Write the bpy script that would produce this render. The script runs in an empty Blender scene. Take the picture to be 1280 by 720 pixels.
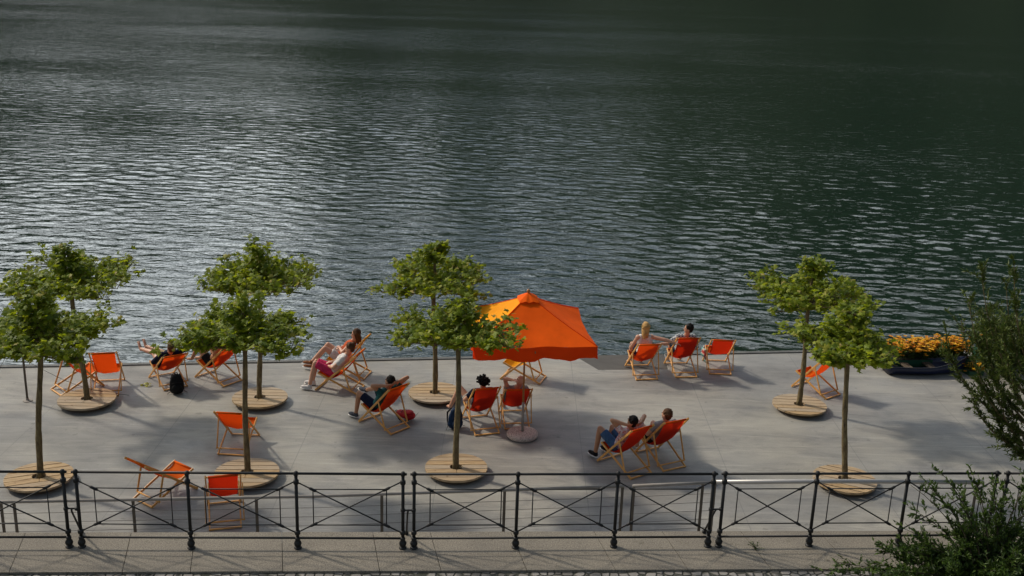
import bpy, bmesh, math, random
from math import radians as R_, sin, cos, pi, sqrt, atan2
from mathutils import Vector as V, Matrix

random.seed(7)
SC = bpy.context.scene
COL = SC.collection

# ------------------------------------------------------------------ camera
cam_d = bpy.data.cameras.new('camera')
cam = bpy.data.objects.new('camera', cam_d); COL.objects.link(cam)
cam_d.sensor_width = 36.0; cam_d.lens = 36.0 * 1350 / 1280
cam_d.clip_start = 0.1; cam_d.clip_end = 6000
TH, RO, CH = 0.29241, 0.032821, 8.68
rt = V((1, 0, 0)); upv = V((0, sin(TH), cos(TH))); fw = V((0, cos(TH), -sin(TH)))
cx = cos(RO) * rt + sin(RO) * upv; cy = -sin(RO) * rt + cos(RO) * upv; cz = -fw
cam.matrix_world = Matrix(((cx.x, cy.x, cz.x, 0), (cx.y, cy.y, cz.y, 0), (cx.z, cy.z, cz.z, CH), (0, 0, 0, 1)))
SC.camera = cam

# ------------------------------------------------------------------ light
SUN_DIR = V((-0.98, 0.52, 0.92)).normalized()          # towards the sun
world = bpy.data.worlds.new('World'); SC.world = world; world.use_nodes = True
wn = world.node_tree; bg = wn.nodes['Background']
sky = wn.nodes.new('ShaderNodeTexSky'); sky.sky_type = 'NISHITA'; sky.sun_disc = False
sky.sun_elevation = math.asin(SUN_DIR.z); sky.sun_rotation = atan2(SUN_DIR.x, SUN_DIR.y)
sky.air_density = 1.2; sky.dust_density = 3.0
# added cloud glow over the sky, brightest ahead to brighten the water's reflections
_tc = wn.nodes.new('ShaderNodeTexCoord'); _mp = wn.nodes.new('ShaderNodeMapping'); _mp.inputs['Scale'].default_value = (1.2, 1.2, 3.5)
_n = wn.nodes.new('ShaderNodeTexNoise'); _n.inputs['Scale'].default_value = 2.2; _n.inputs['Detail'].default_value = 6
_r = wn.nodes.new('ShaderNodeMapRange'); _r.inputs[1].default_value = 0.40; _r.inputs[2].default_value = 0.56
_d = wn.nodes.new('ShaderNodeVectorMath'); _d.operation = 'DOT_PRODUCT'; _d.inputs[1].default_value = (-0.12, 0.96, 0.25)
_g = wn.nodes.new('ShaderNodeMapRange'); _g.inputs[1].default_value = 0.35; _g.inputs[2].default_value = 1.0; _g.inputs[3].default_value = 3.0; _g.inputs[4].default_value = 43.0
_c = wn.nodes.new('ShaderNodeVectorMath'); _c.operation = 'SCALE'; _c.inputs[0].default_value = (0.93, 0.985, 1.0)
_m = wn.nodes.new('ShaderNodeMix'); _m.data_type = 'RGBA'; _f = wn.nodes.new('ShaderNodeMath'); _f.operation = 'MULTIPLY'; _f.inputs[1].default_value = 0.75
L_ = wn.links.new
_s = wn.nodes.new('ShaderNodeSeparateXYZ'); _z = wn.nodes.new('ShaderNodeMapRange'); _z.inputs[1].default_value = .28; _z.inputs[2].default_value = .72; _z.inputs[3].default_value = 1.0; _z.inputs[4].default_value = .30
_k = wn.nodes.new('ShaderNodeMath'); _k.operation = 'MULTIPLY'
L_(_tc.outputs['Generated'], _s.inputs[0]); L_(_s.outputs[2], _z.inputs[0]); L_(_z.outputs[0], _k.inputs[1])
L_(_tc.outputs['Generated'], _mp.inputs[0]); L_(_mp.outputs[0], _n.inputs['Vector']); L_(_n.outputs[0], _r.inputs[0])
L_(_tc.outputs['Generated'], _d.inputs[0]); L_(_d.outputs['Value'], _g.inputs[0]); L_(_g.outputs[0], _k.inputs[0]); L_(_k.outputs[0], _c.inputs['Scale'])
L_(_r.outputs[0], _f.inputs[0]); L_(_f.outputs[0], _m.inputs[0]); L_(sky.outputs[0], _m.inputs[6]); L_(_c.outputs[0], _m.inputs[7]); L_(_m.outputs[2], bg.inputs[0])
bg.inputs[1].default_value = 0.10
sl = bpy.data.lights.new('sun', 'SUN'); so = bpy.data.objects.new('sun', sl); COL.objects.link(so)
sl.energy = 2.15; sl.angle = R_(3.4); sl.color = (1.0, 0.90, 0.76)
so.rotation_euler = SUN_DIR.to_track_quat('Z', 'Y').to_euler()
so.location = (-20, 10, 30)
SC.view_settings.view_transform = 'Standard'; SC.view_settings.look = 'None'
SC.view_settings.exposure = 0.32; SC.view_settings.gamma = 1.0
SC.cycles.max_bounces = 8; SC.cycles.transparent_max_bounces = 8

# ------------------------------------------------------------------ materials
def mat(name, col, rough=0.6, metal=0.0, spec=0.5):
    m = bpy.data.materials.new(name); m.use_nodes = True
    b = m.node_tree.nodes['Principled BSDF']
    b.inputs['Base Color'].default_value = (*col, 1); b.inputs['Roughness'].default_value = rough
    b.inputs['Metallic'].default_value = metal; b.inputs['Specular IOR Level'].default_value = spec
    return m
def nd(m, t, **k):
    n = m.node_tree.nodes.new(t)
    for a, v in k.items(): setattr(n, a, v)
    return n
def lk(m, a, b): m.node_tree.links.new(a, b)
def ramp(m, fac, stops):
    r = nd(m, 'ShaderNodeValToRGB'); lk(m, fac, r.inputs[0])
    e = r.color_ramp.elements
    while len(e) < len(stops): e.new(0.5)
    for i, (p, c) in enumerate(stops):
        e[i].position = p; e[i].color = (*c, 1) if len(c) == 3 else c
    return r.outputs[0]
def noise(m, scale, detail=4, rough=0.55, sx=1, sy=1, sz=1, coord='Object', dist=0.0, rot=0.0):
    tc = nd(m, 'ShaderNodeTexCoord'); mp = nd(m, 'ShaderNodeMapping')
    mp.inputs['Scale'].default_value = (sx, sy, sz); mp.inputs['Rotation'].default_value = (0, 0, rot)
    lk(m, tc.outputs[coord], mp.inputs[0])
    n = nd(m, 'ShaderNodeTexNoise'); n.inputs['Scale'].default_value = scale
    n.inputs['Detail'].default_value = detail; n.inputs['Roughness'].default_value = rough
    n.inputs['Distortion'].default_value = dist
    lk(m, mp.outputs[0], n.inputs['Vector']); return n.outputs[0]
def mixc(m, a, b, fac, mode='MIX'):
    x = nd(m, 'ShaderNodeMix', data_type='RGBA', blend_type=mode)
    if isinstance(fac, (int, float)): x.inputs[0].default_value = fac
    else: lk(m, fac, x.inputs[0])
    for s, i in ((a, 6), (b, 7)):
        if isinstance(s, tuple): x.inputs[i].default_value = (*s, 1)
        else: lk(m, s, x.inputs[i])
    return x.outputs[2]
def mth(m, op, a, b=0.0, c=None):
    x = nd(m, 'ShaderNodeMath', operation=op)
    for i, s in enumerate((a, b) if c is None else (a, b, c)):
        if isinstance(s, (int, float)): x.inputs[i].default_value = s
        else: lk(m, s, x.inputs[i])
    return x.outputs[0]
def P(m): return m.node_tree.nodes['Principled BSDF']
def bump(m, h, strength=0.3, dist=0.01):
    b = nd(m, 'ShaderNodeBump'); b.inputs['Strength'].default_value = strength; b.inputs['Distance'].default_value = dist
    lk(m, h, b.inputs['Height']); lk(m, b.outputs[0], P(m).inputs['Normal']); return b
def mottled(name, c1, c2, scale=6, rough=0.7, bs=0.0, metal=0, **k):
    m = mat(name, c1, rough, metal)
    n = noise(m, scale, 5, 0.6, **k)
    lk(m, ramp(m, n, [(0.3, c1), (0.7, c2)]), P(m).inputs['Base Color'])
    if bs: bump(m, noise(m, scale * 4, 4, 0.6, **k), bs, 0.01)
    return m
def translucent(m, col, fac):
    nt = m.node_tree; out = nt.nodes['Material Output']
    t = nd(m, 'ShaderNodeBsdfTranslucent')
    if isinstance(col, tuple): t.inputs[0].default_value = (*col, 1)
    else: lk(m, col, t.inputs[0])
    mx = nd(m, 'ShaderNodeMixShader'); mx.inputs[0].default_value = fac
    lk(m, P(m).outputs[0], mx.inputs[1]); lk(m, t.outputs[0], mx.inputs[2]); lk(m, mx.outputs[0], out.inputs[0])

# terrace concrete: fine grain, broad stains, tyre marks, faint joints
M_CON = mat('terrace_concrete', (0.3, 0.3, 0.29), 0.75)
def _con(m):
    base = ramp(m, noise(m, 0.35, 6, 0.62, sx=1, sy=1.6), [(0.30, (0.225, 0.218, 0.200)), (0.52, (0.300, 0.290, 0.262)), (0.72, (0.345, 0.333, 0.30))])
    sm = ramp(m, noise(m, 1.1, 9, 0.75, sx=.7, sy=1.9, dist=.8), [(0.36, (0.66, 0.67, 0.70)), (0.50, (0.95, .95, .95)), (0.66, (1.08, 1.08, 1.06))])
    sm2 = ramp(m, noise(m, 0.22, 4, 0.6, sx=1, sy=1.3), [(0.42, (0.80, 0.82, 0.86)), (0.56, (1.04, 1.03, 1.0))])
    fine = ramp(m, noise(m, 38, 4, 0.7), [(0.3, (0.88, 0.88, 0.88)), (0.7, (1.06, 1.06, 1.06))])
    scr = ramp(m, noise(m, 2.0, 3, 0.5, sx=0.15, sy=5, dist=.6, rot=.9), [(0.58, (1, 1, 1)), (0.62, (1.28, 1.28, 1.26)), (0.66, (1, 1, 1))])
    spots = ramp(m, noise(m, 5.5, 2, 0.4), [(0.24, (0.6, 0.6, 0.6)), (0.30, (1, 1, 1))])
    c = mixc(m, base, sm, 0.85, 'MULTIPLY'); c = mixc(m, c, sm2, 1.0, 'MULTIPLY'); c = mixc(m, c, fine, 1, 'MULTIPLY'); c = mixc(m, c, scr, .8, 'MULTIPLY'); c = mixc(m, c, spots, .7, 'MULTIPLY')
    # joints every 5 m along x and one long joint
    tc = nd(m, 'ShaderNodeTexCoord'); sp = nd(m, 'ShaderNodeSeparateXYZ'); lk(m, tc.outputs['Object'], sp.inputs[0])
    jx = mth(m, 'LESS_THAN', mth(m, 'ABSOLUTE', mth(m, 'SUBTRACT', mth(m, 'PINGPONG', mth(m, 'ADD', sp.outputs[0], 101.3), 2.6), 1.3)), 0.008)
    yy = mth(m, 'SUBTRACT', sp.outputs[1], mth(m, 'MULTIPLY', sp.outputs[0], 0.1))
    jy = mth(m, 'LESS_THAN', mth(m, 'ABSOLUTE', mth(m, 'SUBTRACT', yy, 18.35)), 0.008)
    c = mixc(m, c, (0.13, 0.13, 0.13), mth(m, 'MULTIPLY', mth(m, 'MAXIMUM', jx, jy), 0.45))
    lk(m, c, P(m).inputs['Base Color'])
    lk(m, ramp(m, noise(m, 0.8, 4), [(0.3, (0.55,) * 3), (0.7, (0.85,) * 3)]), P(m).inputs['Roughness'])
    bump(m, noise(m, 45, 4, 0.7), 0.25, 0.01)
_con(M_CON)
M_EDGE = mottled('edge_stone', (0.07, 0.07, 0.065), (0.13, 0.13, 0.12), 3, 0.7)
M_STEPC = mottled('step_concrete', (0.055, 0.048, 0.040), (0.085, 0.076, 0.064), 2, 0.7, .2)  # darker and browner than the terrace concrete
# granite coping with slab joints
M_GRAN = mat('coping_granite', (0.3, 0.28, 0.25), 0.8)
def _gran(m):
    a = ramp(m, noise(m, 55, 3, 0.8), [(0.33, (0.09, 0.08, 0.065)), (0.5, (0.20, 0.18, 0.148)), (0.68, (0.33, 0.30, 0.25))])
    b = ramp(m, noise(m, 1.2, 5, 0.6), [(0.3, (0.75, 0.74, 0.72)), (0.7, (1.08, 1.06, 1.0))])
    d = ramp(m, noise(m, 7, 4, 0.7), [(0.28, (0.55, 0.55, 0.5)), (0.42, (1, 1, 1))])
    c = mixc(m, a, b, 1, 'MULTIPLY'); c = mixc(m, c, d, .8, 'MULTIPLY')
    lk(m, c, P(m).inputs['Base Color']); bump(m, noise(m, 60, 3, 0.8), 0.5, 0.006)
_gran(M_GRAN)
M_COB = mat('cobbles', (0.15, 0.14, 0.13), 0.8)
def _cob(m):
    tc = nd(m, 'ShaderNodeTexCoord')
    v = nd(m, 'ShaderNodeTexVoronoi', feature='DISTANCE_TO_EDGE'); v.inputs['Scale'].default_value = 8.5; v.inputs['Randomness'].default_value = 0.55
    v2 = nd(m, 'ShaderNodeTexVoronoi'); v2.inputs['Scale'].default_value = 8.5; v2.inputs['Randomness'].default_value = 0.55
    lk(m, tc.outputs['Object'], v.inputs['Vector']); lk(m, tc.outputs['Object'], v2.inputs['Vector'])
    e = ramp(m, v.outputs['Distance'], [(0.02, (0, 0, 0)), (0.12, (1, 1, 1))])
    sp = nd(m, 'ShaderNodeSeparateColor'); lk(m, v2.outputs['Color'], sp.inputs[0])
    st = ramp(m, sp.outputs[0], [(0, (0.13, 0.12, 0.105)), (1, (0.30, 0.28, 0.25))])
    c = mixc(m, (0.03, 0.032, 0.02), st, e)
    lk(m, c, P(m).inputs['Base Color']); bump(m, e, 1.0, 0.02)
_cob(M_COB)
M_WALL = mottled('wall_stone', (0.18, 0.17, 0.15), (0.28, 0.26, 0.23), 3, 0.85, .4)
M_IRON = mottled('black_iron', (0.003, 0.0035, 0.0035), (0.008, 0.009, 0.009), 9, 0.6)
M_STEEL = mottled('brushed_steel', (0.24, 0.215, 0.185), (0.33, 0.30, 0.265), 5, 0.75)
M_POST = mottled('flat_steel', (0.08, 0.07, 0.055), (0.14, 0.12, 0.10), 5, 0.55, metal=.3)
M_CABLE = mat('cable', (0.12, 0.11, 0.10), 0.5, 0.5)
M_PLANK = mat('plank_wood', (0.45, 0.33, 0.18), 0.75)
def _plank(m):
    oi = nd(m, 'ShaderNodeObjectInfo')
    n = noise(m, 3, 6, 0.6, sx=1.0, sy=14, sz=6)
    c = ramp(m, n, [(0.25, (0.16, 0.09, 0.035)), (0.45, (0.37, 0.24, 0.11)), (0.7, (0.55, 0.40, 0.22))])
    g = mixc(m, c, (0.36, 0.33, 0.28), mth(m, 'MULTIPLY', oi.outputs['Random'], 0.55))
    kn = ramp(m, noise(m, 9, 2, 0.4), [(0.27, (0.4, 0.3, 0.2)), (0.33, (1, 1, 1))])
    lk(m, mixc(m, g, kn, .7, 'MULTIPLY'), P(m).inputs['Base Color']); bump(m, n, 0.3, 0.01)
_plank(M_PLANK)
M_DARKW = mottled('dark_timber', (0.06, 0.045, 0.03), (0.12, 0.09, 0.06), 6, 0.8)
M_BEECH = mottled('beech_wood', (0.60, 0.28, 0.065), (0.76, 0.41, 0.115), 5, 0.45, sx=3, sy=3, sz=3)
M_UPOLE = mottled('umbrella_wood', (0.34, 0.13, 0.035), (0.45, 0.19, 0.05), 5, 0.45)
# sling fabric: seat face orange as in sun, outer face painted redder for its shade
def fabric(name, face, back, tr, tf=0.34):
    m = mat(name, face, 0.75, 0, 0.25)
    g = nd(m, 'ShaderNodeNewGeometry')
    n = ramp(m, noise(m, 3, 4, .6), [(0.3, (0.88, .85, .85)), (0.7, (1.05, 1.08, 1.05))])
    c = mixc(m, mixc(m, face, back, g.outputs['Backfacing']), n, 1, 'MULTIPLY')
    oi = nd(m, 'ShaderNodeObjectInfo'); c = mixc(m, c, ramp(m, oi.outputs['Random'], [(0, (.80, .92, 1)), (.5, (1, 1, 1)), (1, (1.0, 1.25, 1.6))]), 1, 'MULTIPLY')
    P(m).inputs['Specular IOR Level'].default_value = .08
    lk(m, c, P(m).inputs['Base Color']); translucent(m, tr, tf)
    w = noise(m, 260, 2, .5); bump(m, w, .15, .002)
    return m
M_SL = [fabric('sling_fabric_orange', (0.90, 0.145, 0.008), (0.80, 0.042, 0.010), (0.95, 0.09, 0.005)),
        fabric('sling_fabric_shaded', (0.82, 0.10, 0.008), (0.66, 0.028, 0.012), (0.70, 0.03, 0.005)),
        fabric('sling_fabric_sunlit', (0.92, 0.36, 0.01), (0.85, 0.22, 0.01), (0.9, 0.3, 0.01))]  # red and yellow copies carry the slings' shade and sun as colour
M_UMB = fabric('umbrella_fabric', (0.96, 0.115, 0.004), (0.96, 0.115, 0.004), (1.0, 0.20, 0.006), 0.08)
M_UMBSUN = fabric('umbrella_fabric_sunlit', (0.93, 0.34, 0.008), (0.95, 0.38, 0.008), (0.9, 0.35, 0.004), 0.08)  # sunlight on the left panel put into the colour as yellow
M_VAL = fabric('umbrella_valance', (0.88, 0.085, 0.008), (0.85, 0.07, 0.008), (1.0, 0.06, 0.004), 0.4)  # the valance's shade put into the colour as a deeper red
M_BASE = mat('terrazzo_base', (0.5, 0.42, 0.36), 0.8)
def _terr(m):
    a = ramp(m, noise(m, 42, 3, 0.9), [(0.38, (0.18, 0.13, 0.11)), (0.48, (0.52, 0.42, 0.37)), (0.65, (0.68, 0.58, 0.52))])
    lk(m, a, P(m).inputs['Base Color']); bump(m, noise(m, 42, 3, .9), .5, .01)
_terr(M_BASE)
M_BARK = mat('bark', (0.1, 0.08, 0.04), 0.9)
def _bark(m):
    n = noise(m, 9, 6, 0.7, sx=2, sy=2, sz=.7)
    lk(m, ramp(m, n, [(0.3, (0.05, 0.035, 0.018)), (0.5, (0.15, 0.11, 0.05)), (0.72, (0.27, 0.23, 0.11))]), P(m).inputs['Base Color'])
    bump(m, noise(m, 24, 5, 0.7, sz=.4), 0.9, 0.02)
_bark(M_BARK)
M_TWIG = mat('twig_bark', (0.05, 0.04, 0.02), 0.9)
def leafmat(name, stops, tr, tf=0.3, rough=0.5):
    m = mat(name, (0.1, 0.2, 0.02), rough, 0, 0.35)
    g = nd(m, 'ShaderNodeNewGeometry')
    c = ramp(m, g.outputs['Random Per Island'], stops)
    vein = ramp(m, noise(m, 22, 3, 0.6), [(0.3, (0.8, 0.8, 0.75)), (0.7, (1.12, 1.1, 1.0))])
    c = mixc(m, c, vein, 1, 'MULTIPLY')
    lk(m, c, P(m).inputs['Base Color']); translucent(m, mixc(m, c, tr, 0.6), tf)
    return m
M_LEAF = leafmat('plane_leaf', [(0.0, (0.05, 0.10, 0.006)), (0.35, (0.14, 0.21, 0.010)), (0.7, (0.22, 0.29, 0.015)), (0.94, (0.34, 0.37, 0.04)), (1.0, (0.38, 0.30, 0.08))], (0.42, 0.48, 0.012), 0.46, 0.6)
M_LEAFD = leafmat('willow_leaf', [(0.0, (0.035, 0.065, 0.010)), (0.5, (0.085, 0.125, 0.022)), (1.0, (0.15, 0.19, 0.035))], (0.06, 0.11, 0.015), 0.25)
M_LEAFS = leafmat('shrub_leaf', [(0.0, (0.018, 0.04, 0.008)), (0.5, (0.05, 0.095, 0.016)), (1.0, (0.10, 0.16, 0.025))], (0.10, 0.18, 0.02), 0.28)
M_FLOW = leafmat('orange_petals', [(0.0, (0.62, 0.12, 0.01)), (0.3, (0.82, 0.36, 0.015)), (1.0, (0.88, 0.66, 0.04))], (0.8, 0.25, 0.01), 0.2)
M_NAVYB = mottled('navy_hull_paint', (0.003, 0.006, 0.026), (0.005, 0.012, 0.05), 2, 0.35)
M_GREENB = mottled('green_planter', (0.006, 0.05, 0.022), (0.012, 0.08, 0.035), 3, 0.5)
M_SOIL = mottled('soil', (0.02, 0.014, 0.01), (0.05, 0.035, 0.02), 15, 0.95)
M_MTN = mat('forest_slope', (0.03, 0.05, 0.02), 0.95)
def _mt(m):
    n = noise(m, 0.03, 8, 0.75)
    lk(m, ramp(m, n, [(0.3, (0.003, 0.013, 0.004)), (0.7, (0.009, 0.027, 0.008))]), P(m).inputs['Base Color'])
_mt(M_MTN)
# water
M_WATER = mat('river_water', (0.005, 0.017, 0.010), 0.035)
P(M_WATER).inputs['IOR'].default_value = 1.333
def _water(m):
    big = noise(m, 0.33, 3, 0.5, sx=0.8, sy=1.5, dist=.5, rot=.08)
    mid = noise(m, 1.25, 4, 0.55, sx=0.55, sy=1.5, dist=0.8, rot=-.06)
    sml = noise(m, 3.6, 3, 0.55, sx=0.6, sy=1.3, dist=0.5, rot=.12)
    patch = ramp(m, noise(m, 0.035, 3, 0.5, sx=.5, sy=1.4), [(0.35, (0.55,) * 3), (0.65, (1,) * 3)])
    h = mth(m, 'ADD', mth(m, 'MULTIPLY', big, 0.5), mth(m, 'ADD', mth(m, 'MULTIPLY', mid, 0.36), mth(m, 'MULTIPLY', sml, 0.15)))
    h = mth(m, 'MULTIPLY', h, patch)
    tc = nd(m, 'ShaderNodeTexCoord'); sp = nd(m, 'ShaderNodeSeparateXYZ'); lk(m, tc.outputs['Object'], sp.inputs[0])
    mr = nd(m, 'ShaderNodeMapRange'); lk(m, sp.outputs[1], mr.inputs[0])
    for i_, v_ in ((1, 45), (2, 150), (3, .9), (4, 1.7)): mr.inputs[i_].default_value = v_
    h = mth(m, 'MULTIPLY', h, mr.outputs[0])
    bump(m, h, 1.0, 0.12)
_water(M_WATER)
# people
M_SKIN = mottled('skin', (0.52, 0.27, 0.17), (0.60, 0.33, 0.22), 8, 0.5)
M_SKIN2 = mottled('tanned_skin', (0.40, 0.19, 0.10), (0.48, 0.24, 0.13), 8, 0.5)
def cloth(name, c, r=0.85, v=.25):
    m = mottled(name, tuple(x * (1 - v) for x in c), tuple(min(1, x * (1 + v)) for x in c), 14, r, 0)
    P(m).inputs['Specular IOR Level'].default_value = .12; bump(m, noise(m, 22, 3, .6), .9, .02); return m
M_EYE = mat('eye_dark', (0.02, 0.015, 0.01), 0.2); M_LIP = mat('lip', (0.35, 0.10, 0.08), .5)

# ------------------------------------------------------------------ mesh helpers
class MB:
    def __init__(s): s.v = []; s.f = []
    def add(s, vs, fs):
        o = len(s.v); s.v += [tuple(p) for p in vs]; s.f += [tuple(i + o for i in q) for q in fs]
    def tube(s, pts, rad, n=8, cap=True):
        pts = [V(p) for p in pts]
        if isinstance(rad, (int, float)): rad = [rad] * len(pts)
        vs = []; fs = []; pn = None
        for i, p in enumerate(pts):
            t = (pts[min(i + 1, len(pts) - 1)] - pts[max(i - 1, 0)])
            if t.length < 1e-9: t = V((0, 0, 1))
            t.normalize()
            if pn is None:
                a = V((0, 0, 1)) if abs(t.z) < 0.9 else V((1, 0, 0)); pn = t.cross(a).normalized()
            else:
                pn = (pn - t * pn.dot(t)); pn = pn.normalized() if pn.length > 1e-6 else t.orthogonal().normalized()
            b = t.cross(pn)
            for k in range(n):
                an = 2 * pi * k / n; vs.append(p + (pn * cos(an) + b * sin(an)) * rad[i])
        for i in range(len(pts) - 1):
            for k in range(n):
                a, b_ = i * n + k, i * n + (k + 1) % n; fs.append((a, b_, b_ + n, a + n))
        if cap:
            fs.append(tuple(range(n - 1, -1, -1))); fs.append(tuple(range((len(pts) - 1) * n, len(pts) * n)))
        s.add(vs, fs); return s
    def bar(s, p0, p1, w, h, up=(0, 0, 1)):        # rectangular bar, w across, h along up, chamfered a little
        p0, p1 = V(p0), V(p1); t = (p1 - p0).normalized(); u = V(up); u = (u - t * u.dot(t)).normalized(); sd = t.cross(u)
        c = min(w, h) * 0.18
        prof = [(w/2-c, -h/2), (w/2, -h/2+c), (w/2, h/2-c), (w/2-c, h/2), (-w/2+c, h/2), (-w/2, h/2-c), (-w/2, -h/2+c), (-w/2+c, -h/2)]
        vs = [p + sd * a + u * b for p in (p0, p1) for a, b in prof]
        fs = [(k, (k + 1) % 8, (k + 1) % 8 + 8, k + 8) for k in range(8)] + [tuple(range(7, -1, -1)), tuple(range(8, 16))]
        s.add(vs, fs); return s
    def box(s, x0, x1, y0, y1, z0, z1):
        vs = [(x, y, z) for z in (z0, z1) for y in (y0, y1) for x in (x0, x1)]
        s.add(vs, [(0, 2, 3, 1), (4, 5, 7, 6), (0, 1, 5, 4), (1, 3, 7, 5), (3, 2, 6, 7), (2, 0, 4, 6)]); return s
    def ball(s, c, r, nu=12, nv=8, basis=None):
        if isinstance(r, (int, float)): r = (r, r, r)
        B = basis or Matrix.Identity(3); c = V(c); vs = [c + B @ V((0, 0, r[2]))]
        for j in range(1, nv):
            ph = pi * j / nv
            for k in range(nu):
                a = 2 * pi * k / nu; vs.append(c + B @ V((r[0] * sin(ph) * cos(a), r[1] * sin(ph) * sin(a), r[2] * cos(ph))))
        vs.append(c + B @ V((0, 0, -r[2]))); fs = []
        for k in range(nu): fs.append((0, 1 + k, 1 + (k + 1) % nu))
        for j in range(nv - 2):
            for k in range(nu):
                a = 1 + j * nu + k; b = 1 + j * nu + (k + 1) % nu; fs.append((a, a + nu, b + nu, b))
        l = len(vs) - 1
        for k in range(nu): fs.append((l, l - nu + (k + 1) % nu, l - nu + k))
        s.add(vs, fs); return s
    def lathe(s, prof, c=(0, 0, 0), n=24):
        vs = [(c[0] + r * cos(2 * pi * k / n), c[1] + r * sin(2 * pi * k / n), c[2] + z) for r, z in prof for k in range(n)]
        fs = [(i * n + k, i * n + (k + 1) % n, (i + 1) * n + (k + 1) % n, (i + 1) * n + k) for i in range(len(prof) - 1) for k in range(n)]
        fs.append(tuple(range(n - 1, -1, -1))); fs.append(tuple(range((len(prof) - 1) * n, len(prof) * n)))
        s.add(vs, fs); return s
    def prism(s, poly, z0, z1):
        n = len(poly)
        s.add([(x, y, z0) for x, y in poly] + [(x, y, z1) for x, y in poly],
              [tuple(range(n - 1, -1, -1)), tuple(range(n, 2 * n))] + [(k, (k + 1) % n, (k + 1) % n + n, k + n) for k in range(n)])
        return s
    def build(s, name, m, parent=None, smooth=False, loc=None, rz=0.0):
        me = bpy.data.meshes.new(name); me.from_pydata(s.v, [], s.f); me.validate()
        me.materials.append(m)
        if smooth: me.polygons.foreach_set('use_smooth', [True] * len(me.polygons))
        o = bpy.data.objects.new(name, me); COL.objects.link(o)
        if parent: o.parent = parent
        if loc is not None: o.location = loc
        o.rotation_euler.z = rz
        return o
def tag(o, label=None, cat=None, group=None, kind=None):
    if label: o['label'] = label
    if cat: o['category'] = cat
    if group: o['group'] = group
    if kind: o['kind'] = kind
    return o
def thing(name, loc, rz, label, cat, group=None):
    e = bpy.data.objects.new(name, None); COL.objects.link(e); e.empty_display_size = 0.2
    e.location = loc; e.rotation_euler.z = rz
    return tag(e, label, cat, group)
def lerp(a, b, t): return a + (b - a) * t

# ------------------------------------------------------------------ setting
def edge_y(x): return 23.30 + 0.148 * x + 0.02
ZS = 1.2
def cop_far(x): return 13.23 + 0.069 * x
def cop_near(x): return 12.26 + 0.069 * x
def water():
    import numpy as np
    rg = np.random.default_rng(4)
    ys = [20.5]
    while ys[-1] < 150: ys.append(ys[-1] + .036 * (ys[-1] / 22) ** 1.5)
    ys = np.array(ys); an = np.tan(np.radians(np.linspace(-35, 35, 1050)))
    Y = np.repeat(ys[:, None], len(an), 1); X = Y * an[None, :]
    Z = np.zeros_like(X); n = 80
    lam = 0.22 * (1.12 / 0.22) ** rg.random(n); th = rg.normal(1.46, 0.55, n); ph = rg.random(n) * 6.283
    slope = 0.078 * (np.clip(lam, .3, 1.4) / 1.0) ** 0.15 * np.where(lam > 1.4, .5, 1.0) / np.sqrt(n / 2)
    gust = 0.75 + 0.35 * np.sin(X * .13 + Y * .05 + 1.3 * np.sin(Y * .07)) * np.sin(Y * .11 - X * .04 + .8)
    cell = np.maximum(.036 * (Y / 22) ** 1.5, Y * .0014)
    for k in range(n):
        kx, ky = np.cos(th[k]) * 6.2832 / lam[k], np.sin(th[k]) * 6.2832 / lam[k]
        a = slope[k] * lam[k] / 6.2832
        q = kx * X + ky * Y + ph[k] + .6 * np.sin(X * .21 * (1 + k % 3) + Y * .17 + k)
        fade = np.clip((lam[k] / cell - 2.2) / 2.0, 0, 1)
        Z += a * fade * (np.sin(q) + .18 * np.cos(2 * q))
    Z *= gust * np.clip((150 - Y) / 40, 0, 1) * 1.0
    Z += -0.8
    nr, nc = X.shape
    co = np.stack([X, Y, Z], -1).reshape(-1, 3)
    idx = (np.arange(nr - 1)[:, None] * nc + np.arange(nc - 1)[None, :]).reshape(-1)
    q = np.stack([idx, idx + 1, idx + nc + 1, idx + nc], 1)
    ext = np.array([(-1500, 10, -.86), (1500, 10, -.86), (1500, 1500, -.86), (-1500, 1500, -.86)], float)
    co = np.concatenate([co, ext]); nv = nr * nc
    q = np.concatenate([q, [[nv, nv + 1, nv + 2, nv + 3]]])
    me = bpy.data.meshes.new('water'); me.vertices.add(len(co)); me.vertices.foreach_set('co', co.ravel())
    me.loops.add(q.size); me.loops.foreach_set('vertex_index', q.ravel().astype(np.int32))
    me.polygons.add(len(q)); me.polygons.foreach_set('loop_start', np.arange(0, q.size, 4, dtype=np.int32)); me.polygons.foreach_set('loop_total', np.full(len(q), 4, np.int32))
    me.update(calc_edges=True); me.polygons.foreach_set('use_smooth', [True] * len(q)); me.materials.append(M_WATER)
    o = bpy.data.objects.new('water', me); COL.objects.link(o); o['kind'] = 'structure'
water()
w = MB(); w.add([(-1500, -300, -4), (1500, -300, -4), (1500, 1500, -4), (-1500, 1500, -4)], [(0, 1, 2, 3)])
tag(w.build('river_bed', M_SOIL), kind='structure')
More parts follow.
